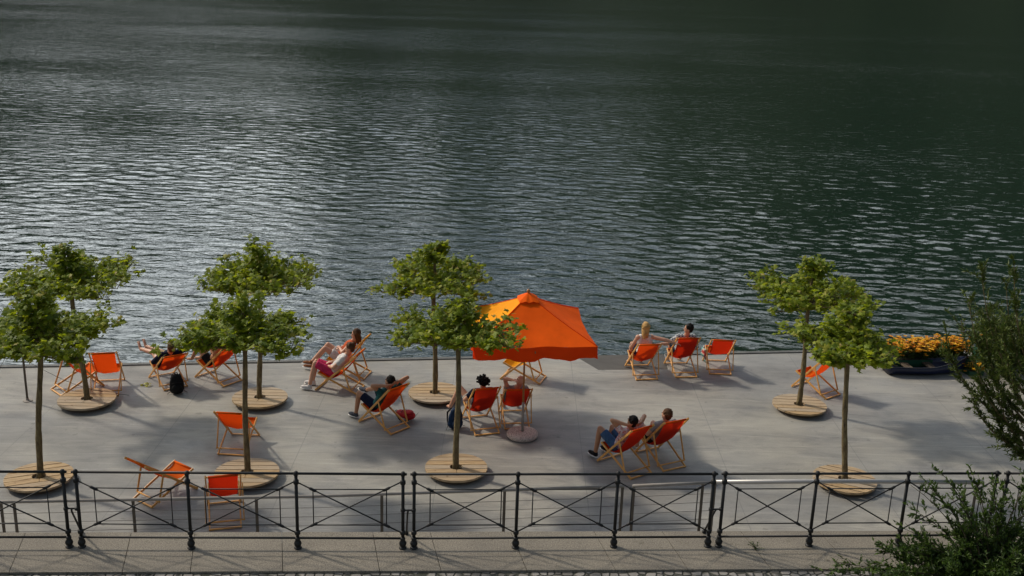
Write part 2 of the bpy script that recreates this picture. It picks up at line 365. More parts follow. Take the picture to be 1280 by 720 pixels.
# terrace slab with a notch
L, Rr = -45.0, 45.0
poly = [(L, cop_far(L)), (Rr, cop_far(Rr)), (Rr, edge_y(Rr)), (3.62, edge_y(3.62)), (3.58, 22.86), (2.0, 22.68), (1.50, edge_y(1.5)), (L, edge_y(L))]
MB().prism(poly, -2.5, 0.0).build('terrace', M_CON)['kind'] = 'structure'
MB().prism([(1.42, edge_y(1.4) + .04), (1.53, edge_y(1.5) - .02), (2.02, 22.69), (3.57, 22.87), (3.61, edge_y(3.6) + .04)], -2.4, -0.012).build('lower_step', M_STEPC)['kind'] = 'structure'
e = MB()
for xa, xb in ((L, 1.48), (3.64, Rr)):
    e.prism([(xa, edge_y(xa) - .09), (xb, edge_y(xb) - .09), (xb, edge_y(xb) + .03), (xa, edge_y(xa) + .03)], -0.3, 0.025)
e.build('quay_edge', M_EDGE)['kind'] = 'structure'
# street level: retaining wall, coping slabs, cobbles
MB().prism([(L, cop_far(L) - .55), (Rr, cop_far(Rr) - .55), (Rr, cop_far(Rr) - .04), (L, cop_far(L) - .04)], -0.5, ZS - 0.14).build('retaining_wall', M_WALL)['kind'] = 'structure'
cp = MB(); xs = [-40 + 0.9 * i for i in range(90)]
jx = [-6.27, -4.89, -4.05, -2.9, -1.68, -0.90, 0.2, 1.35, 2.3, 3.4, 4.5, 5.6, 6.7]
allx = [-6.27 - 1.15 * i for i in range(30, 0, -1)] + jx + [6.7 + 1.15 * i for i in range(1, 30)]
for a, b in zip(allx[:-1], allx[1:]):
    g = 0.004; sk = 0.11
    cp.prism([(a + g + sk, cop_near(a)), (b - g + sk, cop_near(b)), (b - g - sk, cop_far(b)), (a + g - sk, cop_far(a))], ZS - 0.14, ZS + random.uniform(-.002, .002))
cp.build('coping_slabs', M_GRAN)['kind'] = 'structure'
MB().prism([(L, -40), (Rr, -40), (Rr, cop_near(Rr) - .006), (L, cop_near(L) - .006)], -0.5, ZS - 0.03).build('cobbled_street', M_COB)['kind'] = 'structure'

# far shore: forested mountain slopes round the lake, beyond the frame but mirrored in the water
def mountains():
    mb = MB(); vs = []; n = 140; m = 14
    rnd = random.Random(3)
    ph = [rnd.uniform(0, 6.28) for _ in range(8)]
    for i in range(n + 1):
        az = R_(lerp(-115, 115, i / n))
        d = math.degrees(az)
        el = 12.0 + 15 / (1 + math.exp(-(d - 9) / 5.0)) + 4.6 / (1 + math.exp((d + 7) / 4))
        el += 1.5 * sin(az * 7 + ph[0]) + 0.8 * sin(az * 17 + ph[1]) + 0.4 * sin(az * 41 + ph[2])
        for j in range(m + 1):
            t = j / m; r = 640 + 500 * t
            z = -6 + (math.tan(R_(el)) * 1050) * (t ** 0.9) * (1 + .06 * sin(az * 60 + j * 1.7)) * (1 if j < m else 1)
            z += 8 * sin(az * 90 + j * 2.3) * t
            vs.append((r * sin(az), r * cos(az), z))
    fs = [(i * (m + 1) + j, (i + 1) * (m + 1) + j, (i + 1) * (m + 1) + j + 1, i * (m + 1) + j + 1) for i in range(n) for j in range(m)]
    mb.add(vs, fs); o = mb.build('hills', M_MTN, smooth=True); o['kind'] = 'structure'
mountains()

# ------------------------------------------------------------------ iron railing
FP = [(-5.66, 12.47), (-5.50, 12.48), (-4.09, 12.54), (-2.71, 12.63), (-1.335, 12.715), (-1.19, 12.725), (0.16, 12.82), (1.48, 12.93), (2.76, 13.02), (2.91, 13.035), (4.16, 13.13), (5.41, 13.225), (6.64, 13.32), (6.79, 13.33)]
FP = [(-9.9, 12.19), (-8.45, 12.29), (-7.05, 12.38)] + FP + [(8.05, 13.42), (9.3, 13.5), (10.5, 13.58)]
def railing(posts, label):
    o = thing('iron_railing', (posts[0][0], posts[0][1], ZS), 0, label, 'railing', 'sections of black iron railing along the coping')
    q = [V((x - posts[0][0], y - posts[0][1], 0)) for x, y in posts]
    up = V((0, 0, 1))
    for p in q:
        m = MB()
        m.tube([p + up * .10, p + up * 1.06], .022, 12)
        m.lathe([(.016, 1.055), (.03, 1.06), (.033, 1.085), (.026, 1.108), (.008, 1.12)], p, 14)
        m.lathe([(.024, .93), (.036, .94), (.036, .985), (.024, 1.0)], p, 14)
        m.lathe([(.024, .20), (.037, .21), (.037, .25), (.024, .262)], p, 14)
        m.build('post', M_IRON, o, True)
        f = MB(); f.lathe([(.05, 0), (.052, .012), (.034, .02), (.03, .028), (.046, .05), (.05, .075), (.042, .10), (.028, .115), (.034, .13), (.034, .155), (.022, .165)], p, 16)
        f.build('post_foot', M_IRON, o, True)
    MB().tube([q[0] - (q[-1] - q[0]).normalized() * .05 + up * 1.08, q[-1] + (q[-1] - q[0]).normalized() * .05 + up * 1.08], .017, 10).build('top_rail', M_IRON, o, True)
    MB().tube([q[0] + up * .145, q[-1] + up * .145], .015, 10).build('bottom_rail', M_IRON, o, True)
    for a, b in zip(q[:-1], q[1:]):
        d = b - a; br = MB()
        fb = V((-d.y, d.x, 0)).normalized() * .012
        z0, z1 = .225, .975
        for s, (za, zb) in ((1, (z0, z1)), (-1, (z1, z0))):
            MB().tube([a + up * za + fb * s, b + up * zb + fb * s], .0095, 8).build('cross_brace', M_IRON, o, True)
        fr = MB(); t0, t1 = .155, .845
        zl, zh = lerp(z0, z1, t0), lerp(z0, z1, t1)
        for t in (t0, t1): fr.tube([a + d * t + up * zl, a + d * t + up * zh], .0075, 8)
        for z in (zl, zh): fr.tube([a + d * t0 + up * z, a + d * t1 + up * z], .0085, 8)
        fr.build('inner_frame', M_IRON, o, True)
        for t in (t0, t1):
            for s, (za, zb) in ((1, (z0, z1)), (-1, (z1, z0))):
                c0 = a + d * (t - .035) + up * lerp(za, zb, t - .035) + fb * s; c1 = a + d * (t + .035) + up * lerp(za, zb, t + .035) + fb * s
                MB().tube([c0, lerp(c0, c1, .2), lerp(c0, c1, .8), c1], [.012, .019, .019, .012], 10).build('collar', M_IRON, o, True)
    # stay between this section and the next one
    if len(q) == 4:
        e_ = q[-1]; dd = (q[-1] - q[-2]).normalized(); nb = V((-dd.y, dd.x, 0))
        l = MB(); l.tube([e_ + up * .56, e_ + dd * .14 + up * .56], .012, 8)
        for k in (0, .14): l.lathe([(.026, -.02), (.031, -.015), (.031, .015), (.026, .02)], e_ + dd * k + up * .56, 12)
        l.tube([e_ + dd * .07 + up * .56, e_ + dd * .06 + nb * .03 + up * .5, e_ + dd * .035 + nb * .36 + up * .02], [.013, .013, .013], 8)
        l.ball(e_ + dd * .035 + nb * .36 + up * .02, .03)
        l.build('stay', M_IRON, o, True)
    return o
railing(FP[0:4], 'black iron railing section cut off by the left edge of the photo')
railing(FP[4:8], 'black iron railing section in front of the two lowest orange deck chairs at left')
railing(FP[8:12], 'black iron railing section in front of the wooden disc nearest the umbrella')
railing(FP[12:16], 'black iron railing section with the right front tree behind it')
railing(FP[16:20], 'black iron railing section behind the shrub at the right edge')

# ------------------------------------------------------------------ steel handrail on the terrace
def handrail(pts, posts, label, cables=True, r=.024, mt=None):
    mt = mt or M_STEEL
    b = V((pts[0][0], pts[0][1], 0)); o = thing('handrail', b, 0, label, 'handrail')
    q = [V((x, y, 0)) - b for x, y in pts]; up = V((0, 0, 1)); h = .95
    MB().tube([p + up * h for p in q], r, 12).build('top_bar', mt, o, True)
    def at(t):
        n = len(q) - 1; k = min(int(t * n), n - 1); return lerp(q[k], q[k + 1], t * n - k)
    for x in posts:
        # find y on the polyline
        for (xa, ya), (xb, yb) in zip(pts[:-1], pts[1:]):
            if xa <= x <= xb or (x < pts[0][0]) or x > pts[-1][0]:
                y = ya + (yb - ya) * (x - xa) / (xb - xa); break
        p = V((x, y, 0)) - b
        MB().bar(p, p + up * (h - .02), .045, .012, (0, 1, 0)).build('post', M_POST, o)
        MB().box(p.x - .05, p.x + .05, p.y - .04, p.y + .04, 0.001, .012).build('base_plate', M_POST, o)
    if cables:
        for z in (.16, .31, .46, .61, .76):
            MB().tube([p + up * z for p in q], .0035, 6).build('cable', M_CABLE, o, True)
    return o
handrail([(-13.0, 13.35), (-7.29, 14.06), (-3.67, 14.45), (-2.77, 14.55), (1.84, 15.2)], [-11.2, -9.3, -7.32, -7.14, -5.47, -3.7, -1.86, -.01, 1.82], 'dull steel handrail with thin cables behind the left and middle railing')
handrail([(1.98, 15.22), (3.25, 15.42)], [2.0, 3.1], 'short link of steel handrail behind the railing, between its cabled part and its shiny part')
handrail([(3.27, 15.44), (5.4, 15.62), (7.65, 15.74)], [3.30, 7.55], 'shiny thick steel handrail without cables in front of the right front tree disc', False, .035, mat('polished_steel', (.42, .41, .39), .45, .5))

# ------------------------------------------------------------------ wooden tree discs and clipped plane trees
def disc(c, rot, label, R=.55):
    o = thing('wooden_disc', (c[0], c[1], 0), rot, label, 'wooden disc', 'round wooden plank discs round the tree trunks')
    b = MB(); b.lathe([(.45, .001), (.45, .085)], n=32); b.build('underframe', M_DARKW, o)
    n = 7; wd = 2 * R / n; r0 = .115; z0, z1 = .086, .122
    for k in range(n):
        ya, yb = -R + k * wd + .009, -R + (k + 1) * wd - .009
        ys = [lerp(ya, yb, t / 10) for t in range(11)]
        def arc(r, sgn, seq): return [(sgn * sqrt(max(r * r - y * y, 0)), y) for y in seq]
        m = MB()
        if ya < r0 and yb > -r0:
            for sg in (-1, 1):
                outer = arc(R, sg, ys); inner = arc(r0, sg, ys[::-1])
                inner = [(x if abs(x) > .004 else sg * .004, y) for x, y in inner]
                pl = outer + inner
                if sg < 0: pl = pl[::-1]
                m.prism(pl, z0, z1 + random.uniform(0, .004))
        else:
            m.prism(arc(R, 1, ys) + arc(R, -1, ys[::-1]), z0, z1 + random.uniform(0, .004))
        ob = m.build('plank', M_PLANK, o)
    s = MB(); s.lathe([(r0 + .01, .004), (r0 + .01, .088)], n=20); s.build('soil', M_SOIL, o)
    return o
TR = [(-8.38, 19.86), (-7.89, 16.50), (-5.02, 20.22), (-1.52, 20.78), (-4.47, 16.90), (-.88, 17.36), (6.03, 20.78), (6.0, 17.40)]
DL = ['wooden disc at the foot of the rear tree farthest left', 'wooden disc with slanting planks at the left edge of the photo', 'wooden disc at the foot of the rear tree left of the woman in pink', 'wooden disc between the red bag and the navy bag',
      'wooden disc partly hidden by the red back of an empty chair by the railing', 'wooden disc in front of the umbrella, just behind the middle railing', 'wooden disc near the lone empty chair at right', 'wooden disc with slanting planks behind the shiny handrail at right']
DR = [.04, .42, .02, 0.05, .07, .08, -.03, -.42]
for c, l, r in zip(TR, DL, DR): disc(c, r, l)

def leaf_maple(mb, c, nrm, dr, s, rnd):
    """five-lobed leaf as a small folded fan"""
    nrm = nrm.normalized(); dr = (dr - nrm * dr.dot(nrm))
    if dr.length < 1e-3: dr = nrm.orthogonal()
    dr.normalize(); sd = nrm.cross(dr)
    pr = [(0, -.42), (.30, -.34), (.20, -.12), (.52, .06), (.24, .14), (0, .58), (-.24, .14), (-.52, .06), (-.20, -.12), (-.30, -.34)]
    bend = rnd.uniform(.05, .28)
    vs = [c + nrm * .0] + [c + dr * (y * s) + sd * (x * s) + nrm * (-abs(x) * bend * s - y * y * bend * s) for x, y in pr]
    o = len(mb.v); mb.v += [tuple(p) for p in vs]; n = len(pr)
    mb.f += [(o, o + 1 + k, o + 1 + (k + 1) % n) for k in range(n)]
def leaf_oval(mb, c, dr, nrm, l, w_):
    dr = dr.normalized(); sd = nrm.cross(dr)
    if sd.length < 1e-3: sd = dr.orthogonal()
    sd.normalize(); n2 = dr.cross(sd)
    vs = [c, c + dr * l * .35 + sd * w_ * .5 + n2 * w_ * .15, c + dr * l + n2 * (-.1 * l), c + dr * l * .35 - sd * w_ * .5 + n2 * w_ * .15]
    o = len(mb.v); mb.v += [tuple(p) for p in vs]; mb.f += [(o, o + 1, o + 2), (o, o + 2, o + 3)]

def plane_tree(i, c, zb, ztop, hw, hd, lean, label, nleaf=1500, thick=.42, off=(0, 0), skip=()):
    rnd = random.Random(100 + i)
    o = thing('plane_tree', (c[0], c[1], 0), 0, label, 'tree', 'clipped plane trees on the terrace')
    t = MB(); pts = []; rad = []
    n = 20
    for k in range(n + 1):
        z = lerp(.03, ztop - .30, k / n); f = min(1, z / zb)
        pts.append((lean[0] * f + .014 * sin(z * 2.6 + i * 2), lean[1] * f + .014 * cos(z * 1.9 + i), z))
        rad.append((.056 - .016 * f if z < zb else .040 * (1 - .75 * (z - zb) / (ztop - zb))) * (1 + .07 * sin(z * 9 + i) + .05 * sin(z * 23 + i)))
    rad[0] *= 1.3
    t.tube(pts, rad, 12); t.build('trunk', M_BARK, o, True)
    ctr = V((lean[0], lean[1], zb)); mid = ctr + V((off[0], off[1], 0))
    lb = MB(); fol = MB(); anchors = []
    # trained horizontal limbs: a comb of them filling the rectangle
    tips = []
    for gy in (-1, -.6, -.2, .2, .6, 1):
        for sx in (-1, 1):
            tips.append((sx * rnd.uniform(.8, 1.03), gy * rnd.uniform(.85, 1.05)))
    for gx in (-.55, 0, .55):
        for sy in (-1, 1): tips.append((gx + rnd.uniform(-.15, .15), sy * rnd.uniform(.85, 1.05)))
    for k, (tx, ty) in enumerate(tips):
        if k in skip: continue
        e = mid + V((tx * hw, ty * hd, .10 + rnd.uniform(-.05, .10))); a = ctr + V((0, 0, -.14 + .02 * (k % 6)))
        q = [a, lerp(a, e, .2) + V((0, ty * hd * .25, .08)), lerp(a, e, .6) + V((0, ty * hd * .22, .07)), e]
        lb.tube(q, [.020, .017, .011, .005], 7)
        for s in range(15):
            f = rnd.uniform(.15, 1.0) ** .62; f3 = f * 3; ii = min(int(f3), 2); p = lerp(q[ii], q[ii + 1], f3 - ii)
            d = V((rnd.gauss(0, .6), rnd.gauss(0, .6), rnd.uniform(.0, .9))).normalized() * rnd.uniform(.10, thick * .88)
            lb.tube([p, p + d * .6 + V((0, 0, .01)), p + d], [.007, .005, .002], 5)
            if rnd.random() < .80: anchors.append((p, d))
    H_ = ztop - zb
    for s in range(32):                       # the bushy leader in the middle
        z = H_ * rnd.uniform(.05, .92); p = V((lean[0], lean[1], zb + z * .9)); a = rnd.uniform(0, 2 * pi)
        rr = .46 * (1 - (z / H_) ** 2 * .55) * rnd.uniform(.6, 1); d = V((cos(a) * rr, sin(a) * rr, rnd.uniform(.0, .16)))
        lb.tube([p, p + d * .5, p + d], [.009, .006, .002], 5); anchors.append((p, d)); anchors.append((p, d))
    lb.build('branches', M_BARK, o, True)
    for s in range(int(nleaf * 1.9)):
        p, d = rnd.choice(anchors); f = rnd.uniform(.3, 1.12)
        c_ = p + d * f + V((rnd.gauss(0, .05), rnd.gauss(0, .05), rnd.gauss(0, .045)))
        if c_.z < zb + .02: c_.z = zb + rnd.uniform(.0, .12)
        nr = V((rnd.gauss(-.1, .6), rnd.gauss(0, .6) - .15, 1.0)); dr = V((d.x + rnd.gauss(0, .5), d.y + rnd.gauss(0, .5), -.25))
        leaf_maple(fol, c_, nr, dr, rnd.uniform(.06, .145), rnd)
    fol.build('crown', M_LEAF, o)
    z = zb + .02
    for s_ in (-1, 1):
        MB().tube([mid + V((-hw * .9, s_ * hd * .5, z - zb)), mid + V((hw * .9, s_ * hd * .5, z - zb + .01))], .007, 6).build('training_cane', M_TWIG, o, True)
        MB().tube([mid + V((s_ * hw * .5, -hd * .9, z - zb + .017)), mid + V((s_ * hw * .5, hd * .9, z - zb + .017))], .007, 6).build('training_cane', M_TWIG, o, True)
    return o
plane_tree(0, TR[0], 2.44, 3.20, 1.15, 1.0, (-.12, .0), 'clipped plane tree of the rear row farthest left, behind the two empty chairs', 2100, off=(-.0, 0))
plane_tree(1, TR[1], 2.44, 3.48, .98, .88, (.22, .02), 'clipped plane tree at the left edge of the photo, front row', 2500, .46, off=(.0, 0))
plane_tree(2, TR[2], 2.46, 3.42, 1.00, .95, (.08, .02), 'clipped plane tree in the rear row, left of the woman in pink', 1900)
plane_tree(3, TR[3], 2.42, 3.34, .92, .92, (-.05, .02), 'clipped plane tree standing in the disc beside the red bag', 1900)
plane_tree(4, TR[4], 2.50, 3.48, .92, .75, (.04, .02), 'clipped plane tree in the front row, among the three empty chairs by the railing', 1900)
plane_tree(5, TR[5], 2.52, 3.30, 1.05, .70, (.0, .02), 'clipped plane tree whose right branch overlaps the orange umbrella', 1450, .36, off=(.02, 0), skip=(11, 9, 17))
plane_tree(6, TR[6], 2.34, 3.38, 1.08, 1.0, (-.04, .02), 'clipped plane tree in front of the lone chair at right, rear row', 1900, off=(.08, 0))
plane_tree(7, TR[7], 2.46, 3.40, .66, .85, (-.24, .02), 'clipped plane tree in the front row at right, by the shiny handrail', 2000, .42, off=(-.10, 0))

# ------------------------------------------------------------------ deck chairs
CW, CB = .53, .90
def T_of(al): return V((CB - 1.225 * cos(al), 0, 1.225 * sin(al)))
S_PT = V((.834, 0, .385))
def sling_curve(al, occ, n=18):
    T = T_of(al); T = V((T.x + .02, 0, T.z - .01))
    if occ: c1, c2 = V((.70, 0, .17)), V((.47, 0, .10))
    else: c1, c2 = V((.68, 0, .20)), V((.42, 0, .20))
    out = []
    for k in range(n + 1):
        t = k / n; out.append(S_PT * (1 - t) ** 3 + c1 * 3 * t * (1 - t) ** 2 + c2 * 3 * t * t * (1 - t) + T * t ** 3)
    return out
def deck_chair(x, y, hd, al, label, occ=False, kind=0):
    o = thing('deck_chair', (x, y, 0), R_(hd), label, 'deck chair', 'wooden folding deck chairs with orange slings')
    al = R_(al); T = T_of(al); w2 = CW / 2; rs = .030; rt_ = .019
    dA = (T - V((CB, 0, 0))).normalized()
    S0 = S_PT - V((.0, 0, .0)); Bd = (S0 - V((0, 0, 0))).normalized()
    upA = dA.cross(V((0, 1, 0))); 
    for s in (1, -1):
        MB().bar(V((CB, s * w2, .012)) - dA * .0, T + V((0, s * w2, 0)) + dA * .03, .022, .040, upA).build('long_rail', M_BEECH, o)
        wi = w2 - .026
        MB().bar(V((0, s * wi, .014)), S0 + V((0, s * wi, 0)) + Bd * .02, .022, .040, Bd.cross(V((0, 1, 0)))).build('seat_rail', M_BEECH, o)
        p = V((CB, 0, 0)) + dA * (1.225 * .70); q = Bd * .13 + V((0, 0, .03)); wo = w2 + .026
        MB().bar(p + V((0, s * wo, 0)), q + V((0, s * wo, 0)), .018, .032, (1, 0, 0)).build('support_strut', M_BEECH, o)
    def xb(p, hw, name='crossbar', r=.014): MB().tube([p + V((0, -hw, 0)), p + V((0, hw, 0))], r, 8).build(name, M_BEECH, o, True)
    MB().bar(V((.012, -w2 + .016, .02)), V((.012, w2 - .016, .02)), .034, .022).build('crossbar', M_BEECH, o)
    xb(Bd * .13 + V((0, 0, .03)), w2 + .04)
    MB().bar(V((CB - .02, -w2 + .012, .024)), V((CB - .02, w2 - .012, .024)), .034, .02).build('crossbar', M_BEECH, o)
    xb(T, w2 + .012, r=.016); xb(S0, w2 - .02, r=.015)
    cv = sling_curve(al, occ); n = len(cv); nw = 8; vs = []; fs = []; hw = .225
    for i, p in enumerate(cv):
        t = i / (n - 1)
        for j in range(nw + 1):
            f = j / nw * 2 - 1
            edge = (abs(f) ** 2.2) * .035 * sin(pi * t) * (1.6 if occ else 1)
            wrk = .004 * sin(i * 1.9 + j * 2.6) + .004 * sin(j * 1.1 + i * .6)
            k = 1 - .06 * sin(pi * t)
            nx = V((0, 0, 1)) * (edge + wrk * sin(pi * t))
            vs.append(p + V((0, f * hw * k, 0)) + nx)
    for i in range(n - 1):
        for j in range(nw):
            a = i * (nw + 1) + j; fs.append((a, a + nw + 1, a + nw + 2, a + 1)[::-1])
    m = MB(); m.add(vs, fs)
    # wrap-around hems at both bars
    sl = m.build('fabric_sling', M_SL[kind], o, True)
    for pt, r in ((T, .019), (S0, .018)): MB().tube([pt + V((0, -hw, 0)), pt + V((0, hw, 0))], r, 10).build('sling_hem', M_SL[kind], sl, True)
    return o
CH_ = {
 1: (-9.207, 20.337, 45.7, 50.4, 'empty deck chair behind the left trees, facing right with its orange seat lit', 0, 0),
 2: (-8.154, 20.242, 103, 48, 'empty deck chair with its back to the street, just right of the rear left tree', 0, 0),
 3: (-6.897, 20.781, 126.5, 38, 'deck chair under the person in navy, the black backpack behind it', 1, 0),
 4: (-5.805, 21.145, 144.8, 42.4, 'deck chair under the shirtless person at the water edge', 1, 0),
 5: (-3.10, 21.02, 168, 43, 'deck chair under the woman in pink shorts', 1, 0),
 6: (-3.06, 21.85, 168.9, 45, 'deck chair with a top coloured sunlit yellow behind the woman in pink', 1, 2),
 7: (-2.048, 19.032, 139.5, 46.9, 'deck chair under the man with navy shorts, the red bag behind it', 1, 0),
 8: (-4.972, 17.749, 86.8, 42.9, 'empty deck chair standing alone behind the front tree trunk, seen from behind', 0, 0),
 9: (-5.937, 15.871, 54.3, 38.5, 'empty low deck chair behind the left railing, its lit orange seat showing', 0, 0),
 10: (-4.379, 15.135, 105.9, 47.1, 'empty deck chair nearest the railing, its red back to the street', 0, 1),
 11: (.744, 21.905, 163, 43, 'empty deck chair coloured sunlit yellow-orange behind the umbrella pole', 0, 2),
 12: (-.377, 18.998, 109.1, 48.8, 'deck chair under the person with black curly hair', 1, 1),
 13: (.191, 19.30, 97.7, 42.8, 'deck chair behind the umbrella pole, under the person raising a pale arm', 1, 1),
 14: (3.028, 22.139, 99, 42.6, 'deck chair under the blonde woman', 1, 0),
 15: (3.926, 22.363, 97.9, 47.4, 'deck chair under the dark-haired man beside the blonde woman', 1, 1),
 16: (4.72, 22.613, 89.2, 42.2, 'empty deck chair right of the couple at the water edge', 0, 1),
 17: (2.411, 17.454, 126.2, 47.5, 'deck chair under the man in the white shirt', 1, 1),
 18: (3.046, 17.772, 117.9, 48.3, 'deck chair under the brown-haired person, beside the man in the white shirt', 1, 1),
 19: (6.94, 21.493, 128, 50, 'empty orange deck chair between the two right trees', 0, 0)}
for k, (x, y, hd, al_, lab, occ, kd) in CH_.items(): deck_chair(x, y, hd, al_, lab, bool(occ), kd)

# ------------------------------------------------------------------ umbrella
def umbrella():
    o = thing('umbrella', (.29, 18.97, 0), R_(6), 'large square orange umbrella with one side coloured sunlit yellow in a round stone base', 'umbrella')
    MB().lathe([(.24, .004), (.275, .012), (.30, .04), (.302, .075), (.285, .105), (.24, .122), (.06, .126), (.05, .126)], n=40).build('base', M_BASE, o, True)
    ax = V((.0, .07, 1.0)).normalized()
    MB().tube([V((0, 0, .12)), ax * .70], .026, 16).build('metal_tube', M_STEEL, o, True)
    MB().tube([ax * .66, ax * 2.70], .019, 14).build('pole', M_UPOLE, o, True)
    c = V((.08, .27, 0)); hw = 1.12; zc = 2.14; zp = 2.76
    cor = [c + V((-hw, -hw, zc)), c + V((hw, -hw, zc)), c + V((hw, hw, zc)), c + V((-hw, hw, zc))]
    pk = ax * zp; pk = V((c.x * .6, c.y, zp))
    N = 14
    can = None
    def pt(a, b, u, v):                 # u along the edge, v from peak (0) to edge (1)
        e = lerp(a, b, u); p = lerp(pk, e, v)
        sag = sin(pi * u) * v
        p = p + V((0, 0, -.035 * sag * v)) + V((0, 0, -.03 * sin(pi * v)))  # concave drape
        inw = (pk - e); inw.z = 0
        p += inw * .045 * sin(pi * u) * v * v
        p += V((0, 0, (.010 * sin(u * 17 + v * 4 + k) + .016 * sin(u * 7 - v * 3 + 2 * k)) * v * v * sin(pi * u)))
        return p
    for k in range(4):
        a, b = cor[k], cor[(k + 1) % 4]; m = MB(); vs = []
        for i in range(N + 1):
            for j in range(N + 1): vs.append(pt(a, b, j / N, max(i / N, .04)))
        fs = [(i * (N + 1) + j, (i + 1) * (N + 1) + j, (i + 1) * (N + 1) + j + 1, i * (N + 1) + j + 1) for i in range(N) for j in range(N)]
        m.add(vs, fs); pn = m.build('canopy_panel', M_UMBSUN if k == 3 else M_UMB, o, True)
        # valance
        v = MB(); vs = []
        for i in range(5):
            for j in range(25):
                u = j / 24; p = pt(a, b, u, 1.0); out = (lerp(a, b, u) - c); out = V(((b - a).normalized().y, -(b - a).normalized().x, 0))
                h = i / 4 * (.235 + .014 * sin(u * 17) + .02 * sin(pi * u))
                vs.append(p + V((0, 0, -h)) + out * (.032 * sin(u * 19 + k * 2) * (h / .2) + .022 * sin(u * 41 + k) * (h / .2) ** 2 + .03 * sin(u * pi) * (h / .2) - .04 * (h / .2)) + (a - b) * (.0))
        fs = [(i * 25 + j, (i + 1) * 25 + j, (i + 1) * 25 + j + 1, i * 25 + j + 1) for i in range(4) for j in range(24)]
        v.add(vs, fs); v.build('valance', M_VAL, pn, True)
    for k in range(4):
        MB().tube([pt(cor[k], cor[(k + 1) % 4], 0, max(i / 12, .05)) + V((0, 0, .003)) for i in range(13)], .008, 6).build('seam', M_VAL, o, True)
    # ribs
    for k in range(8):
        e = cor[k // 2] if k % 2 == 0 else lerp(cor[k // 2], cor[(k // 2 + 1) % 4], .5) + V((0, 0, -.05))
        MB().tube([pk + V((0, 0, -.16)), lerp(pk, e, .5) + V((0, 0, -.13)), lerp(e, c + V((0, 0, e.z)), .02) + V((0, 0, -.08))], .011, 6).build('rib', M_UPOLE, o, True)
        MB().tube([ax * 2.05, lerp(pk, e, .5) + V((0, 0, -.13))], .009, 6).build('strut', M_UPOLE, o, True)
    # vent cap: small scalloped top layer and a finial
    cp_ = MB(); n = 32; vs = [tuple(pk + V((0, 0, .055)))]
    for i in range(1, 5):
        for j in range(n):
            a = 2 * pi * j / n; sq = 1 / max(abs(cos(a)), abs(sin(a))); r = .20 * i / 4 * lerp(1, sq, .75)
            z = .055 - .135 * (i / 4) ** 1.1 + .012 * sin(a * 9) * (i / 4)
            vs.append(tuple(pk + V((r * cos(a), r * sin(a), z))))
    fs = [(0, 1 + j, 1 + (j + 1) % n) for j in range(n)] + [(1 + i * n + j, 1 + (i + 1) * n + j, 1 + (i + 1) * n + (j + 1) % n, 1 + i * n + (j + 1) % n) for i in range(3) for j in range(n)]
    cp_.add(vs, fs); cp_.build('vent_cap', M_UMB, o, True)
    MB().lathe([(.012, .03), (.03, .06), (.034, .085), (.02, .11), (.004, .12)], pk, 14).build('finial', M_UPOLE, o, True)
umbrella()

# ------------------------------------------------------------------ people
def remesh(mb, vox, name, m, parent, smooth=2):
    me = bpy.data.meshes.new('tmp'); me.from_pydata(mb.v, [], mb.f)
    ob = bpy.data.objects.new('tmp', me); COL.objects.link(ob)
    r = ob.modifiers.new('r', 'REMESH'); r.mode = 'VOXEL'; r.voxel_size = vox; r.use_smooth_shade = True
    if smooth:
        s = ob.modifiers.new('s', 'SMOOTH'); s.factor = .5; s.iterations = smooth
    dg = bpy.context.evaluated_depsgraph_get(); dg.update()
    nm = bpy.data.meshes.new_from_object(ob.evaluated_get(dg)); nm.name = name
    bpy.data.objects.remove(ob); bpy.data.meshes.remove(me)
    nm.materials.clear(); nm.materials.append(m)
    nm.polygons.foreach_set('use_smooth', [True] * len(nm.polygons))
    o = bpy.data.objects.new(name, nm); COL.objects.link(o); o.parent = parent
    return o
def cap(mb, a, b, ra, rb, n=12, ends=True):
    a, b = V(a), V(b)
    mb.tube([a, lerp(a, b, .33), lerp(a, b, .66), b], [ra, lerp(ra, rb, .33), lerp(ra, rb, .66), rb], n)
    if ends: mb.ball(a, ra, n, 8); mb.ball(b, rb, n, 8)
def frame(fwd, upd):
    f = V(fwd).normalized(); u = V(upd); u = (u - f * u.dot(f)).normalized(); s = u.cross(f)
    return Matrix((f, s, u)).transposed()      # columns: forward, left, up
def hand(mb, w, d, pn, side):
    """palm, four unequal bent fingers, and a thumb; d = pointing direction, pn = palm normal"""
    d = V(d).normalized(); pn = V(pn); pn = (pn - d * pn.dot(d)).normalized(); s = d.cross(pn) * side
    B = Matrix((d, s, pn)).transposed(); w = V(w)
    mb.ball(w + d * .045, (.052, .040, .016), 12, 8, B)
    for k, ln in enumerate((.066, .076, .070, .054)):
        b = w + d * .082 + s * (.028 - .0185 * k); m1 = b + d * ln * .5 + pn * .006; e = m1 + (d * .8 + pn * .6).normalized() * ln * .5
        cap(mb, b, m1, .0085, .008, 8); cap(mb, m1, e, .008, .0065, 8)
    t0 = w + d * .022 + s * .030; t1 = t0 + (d * .6 + s * .8).normalized() * .036; t2 = t1 + (d * .9 + s * .25 + pn * .3).normalized() * .028
    cap(mb, t0, t1, .011, .010, 8); cap(mb, t1, t2, .010, .008, 8)
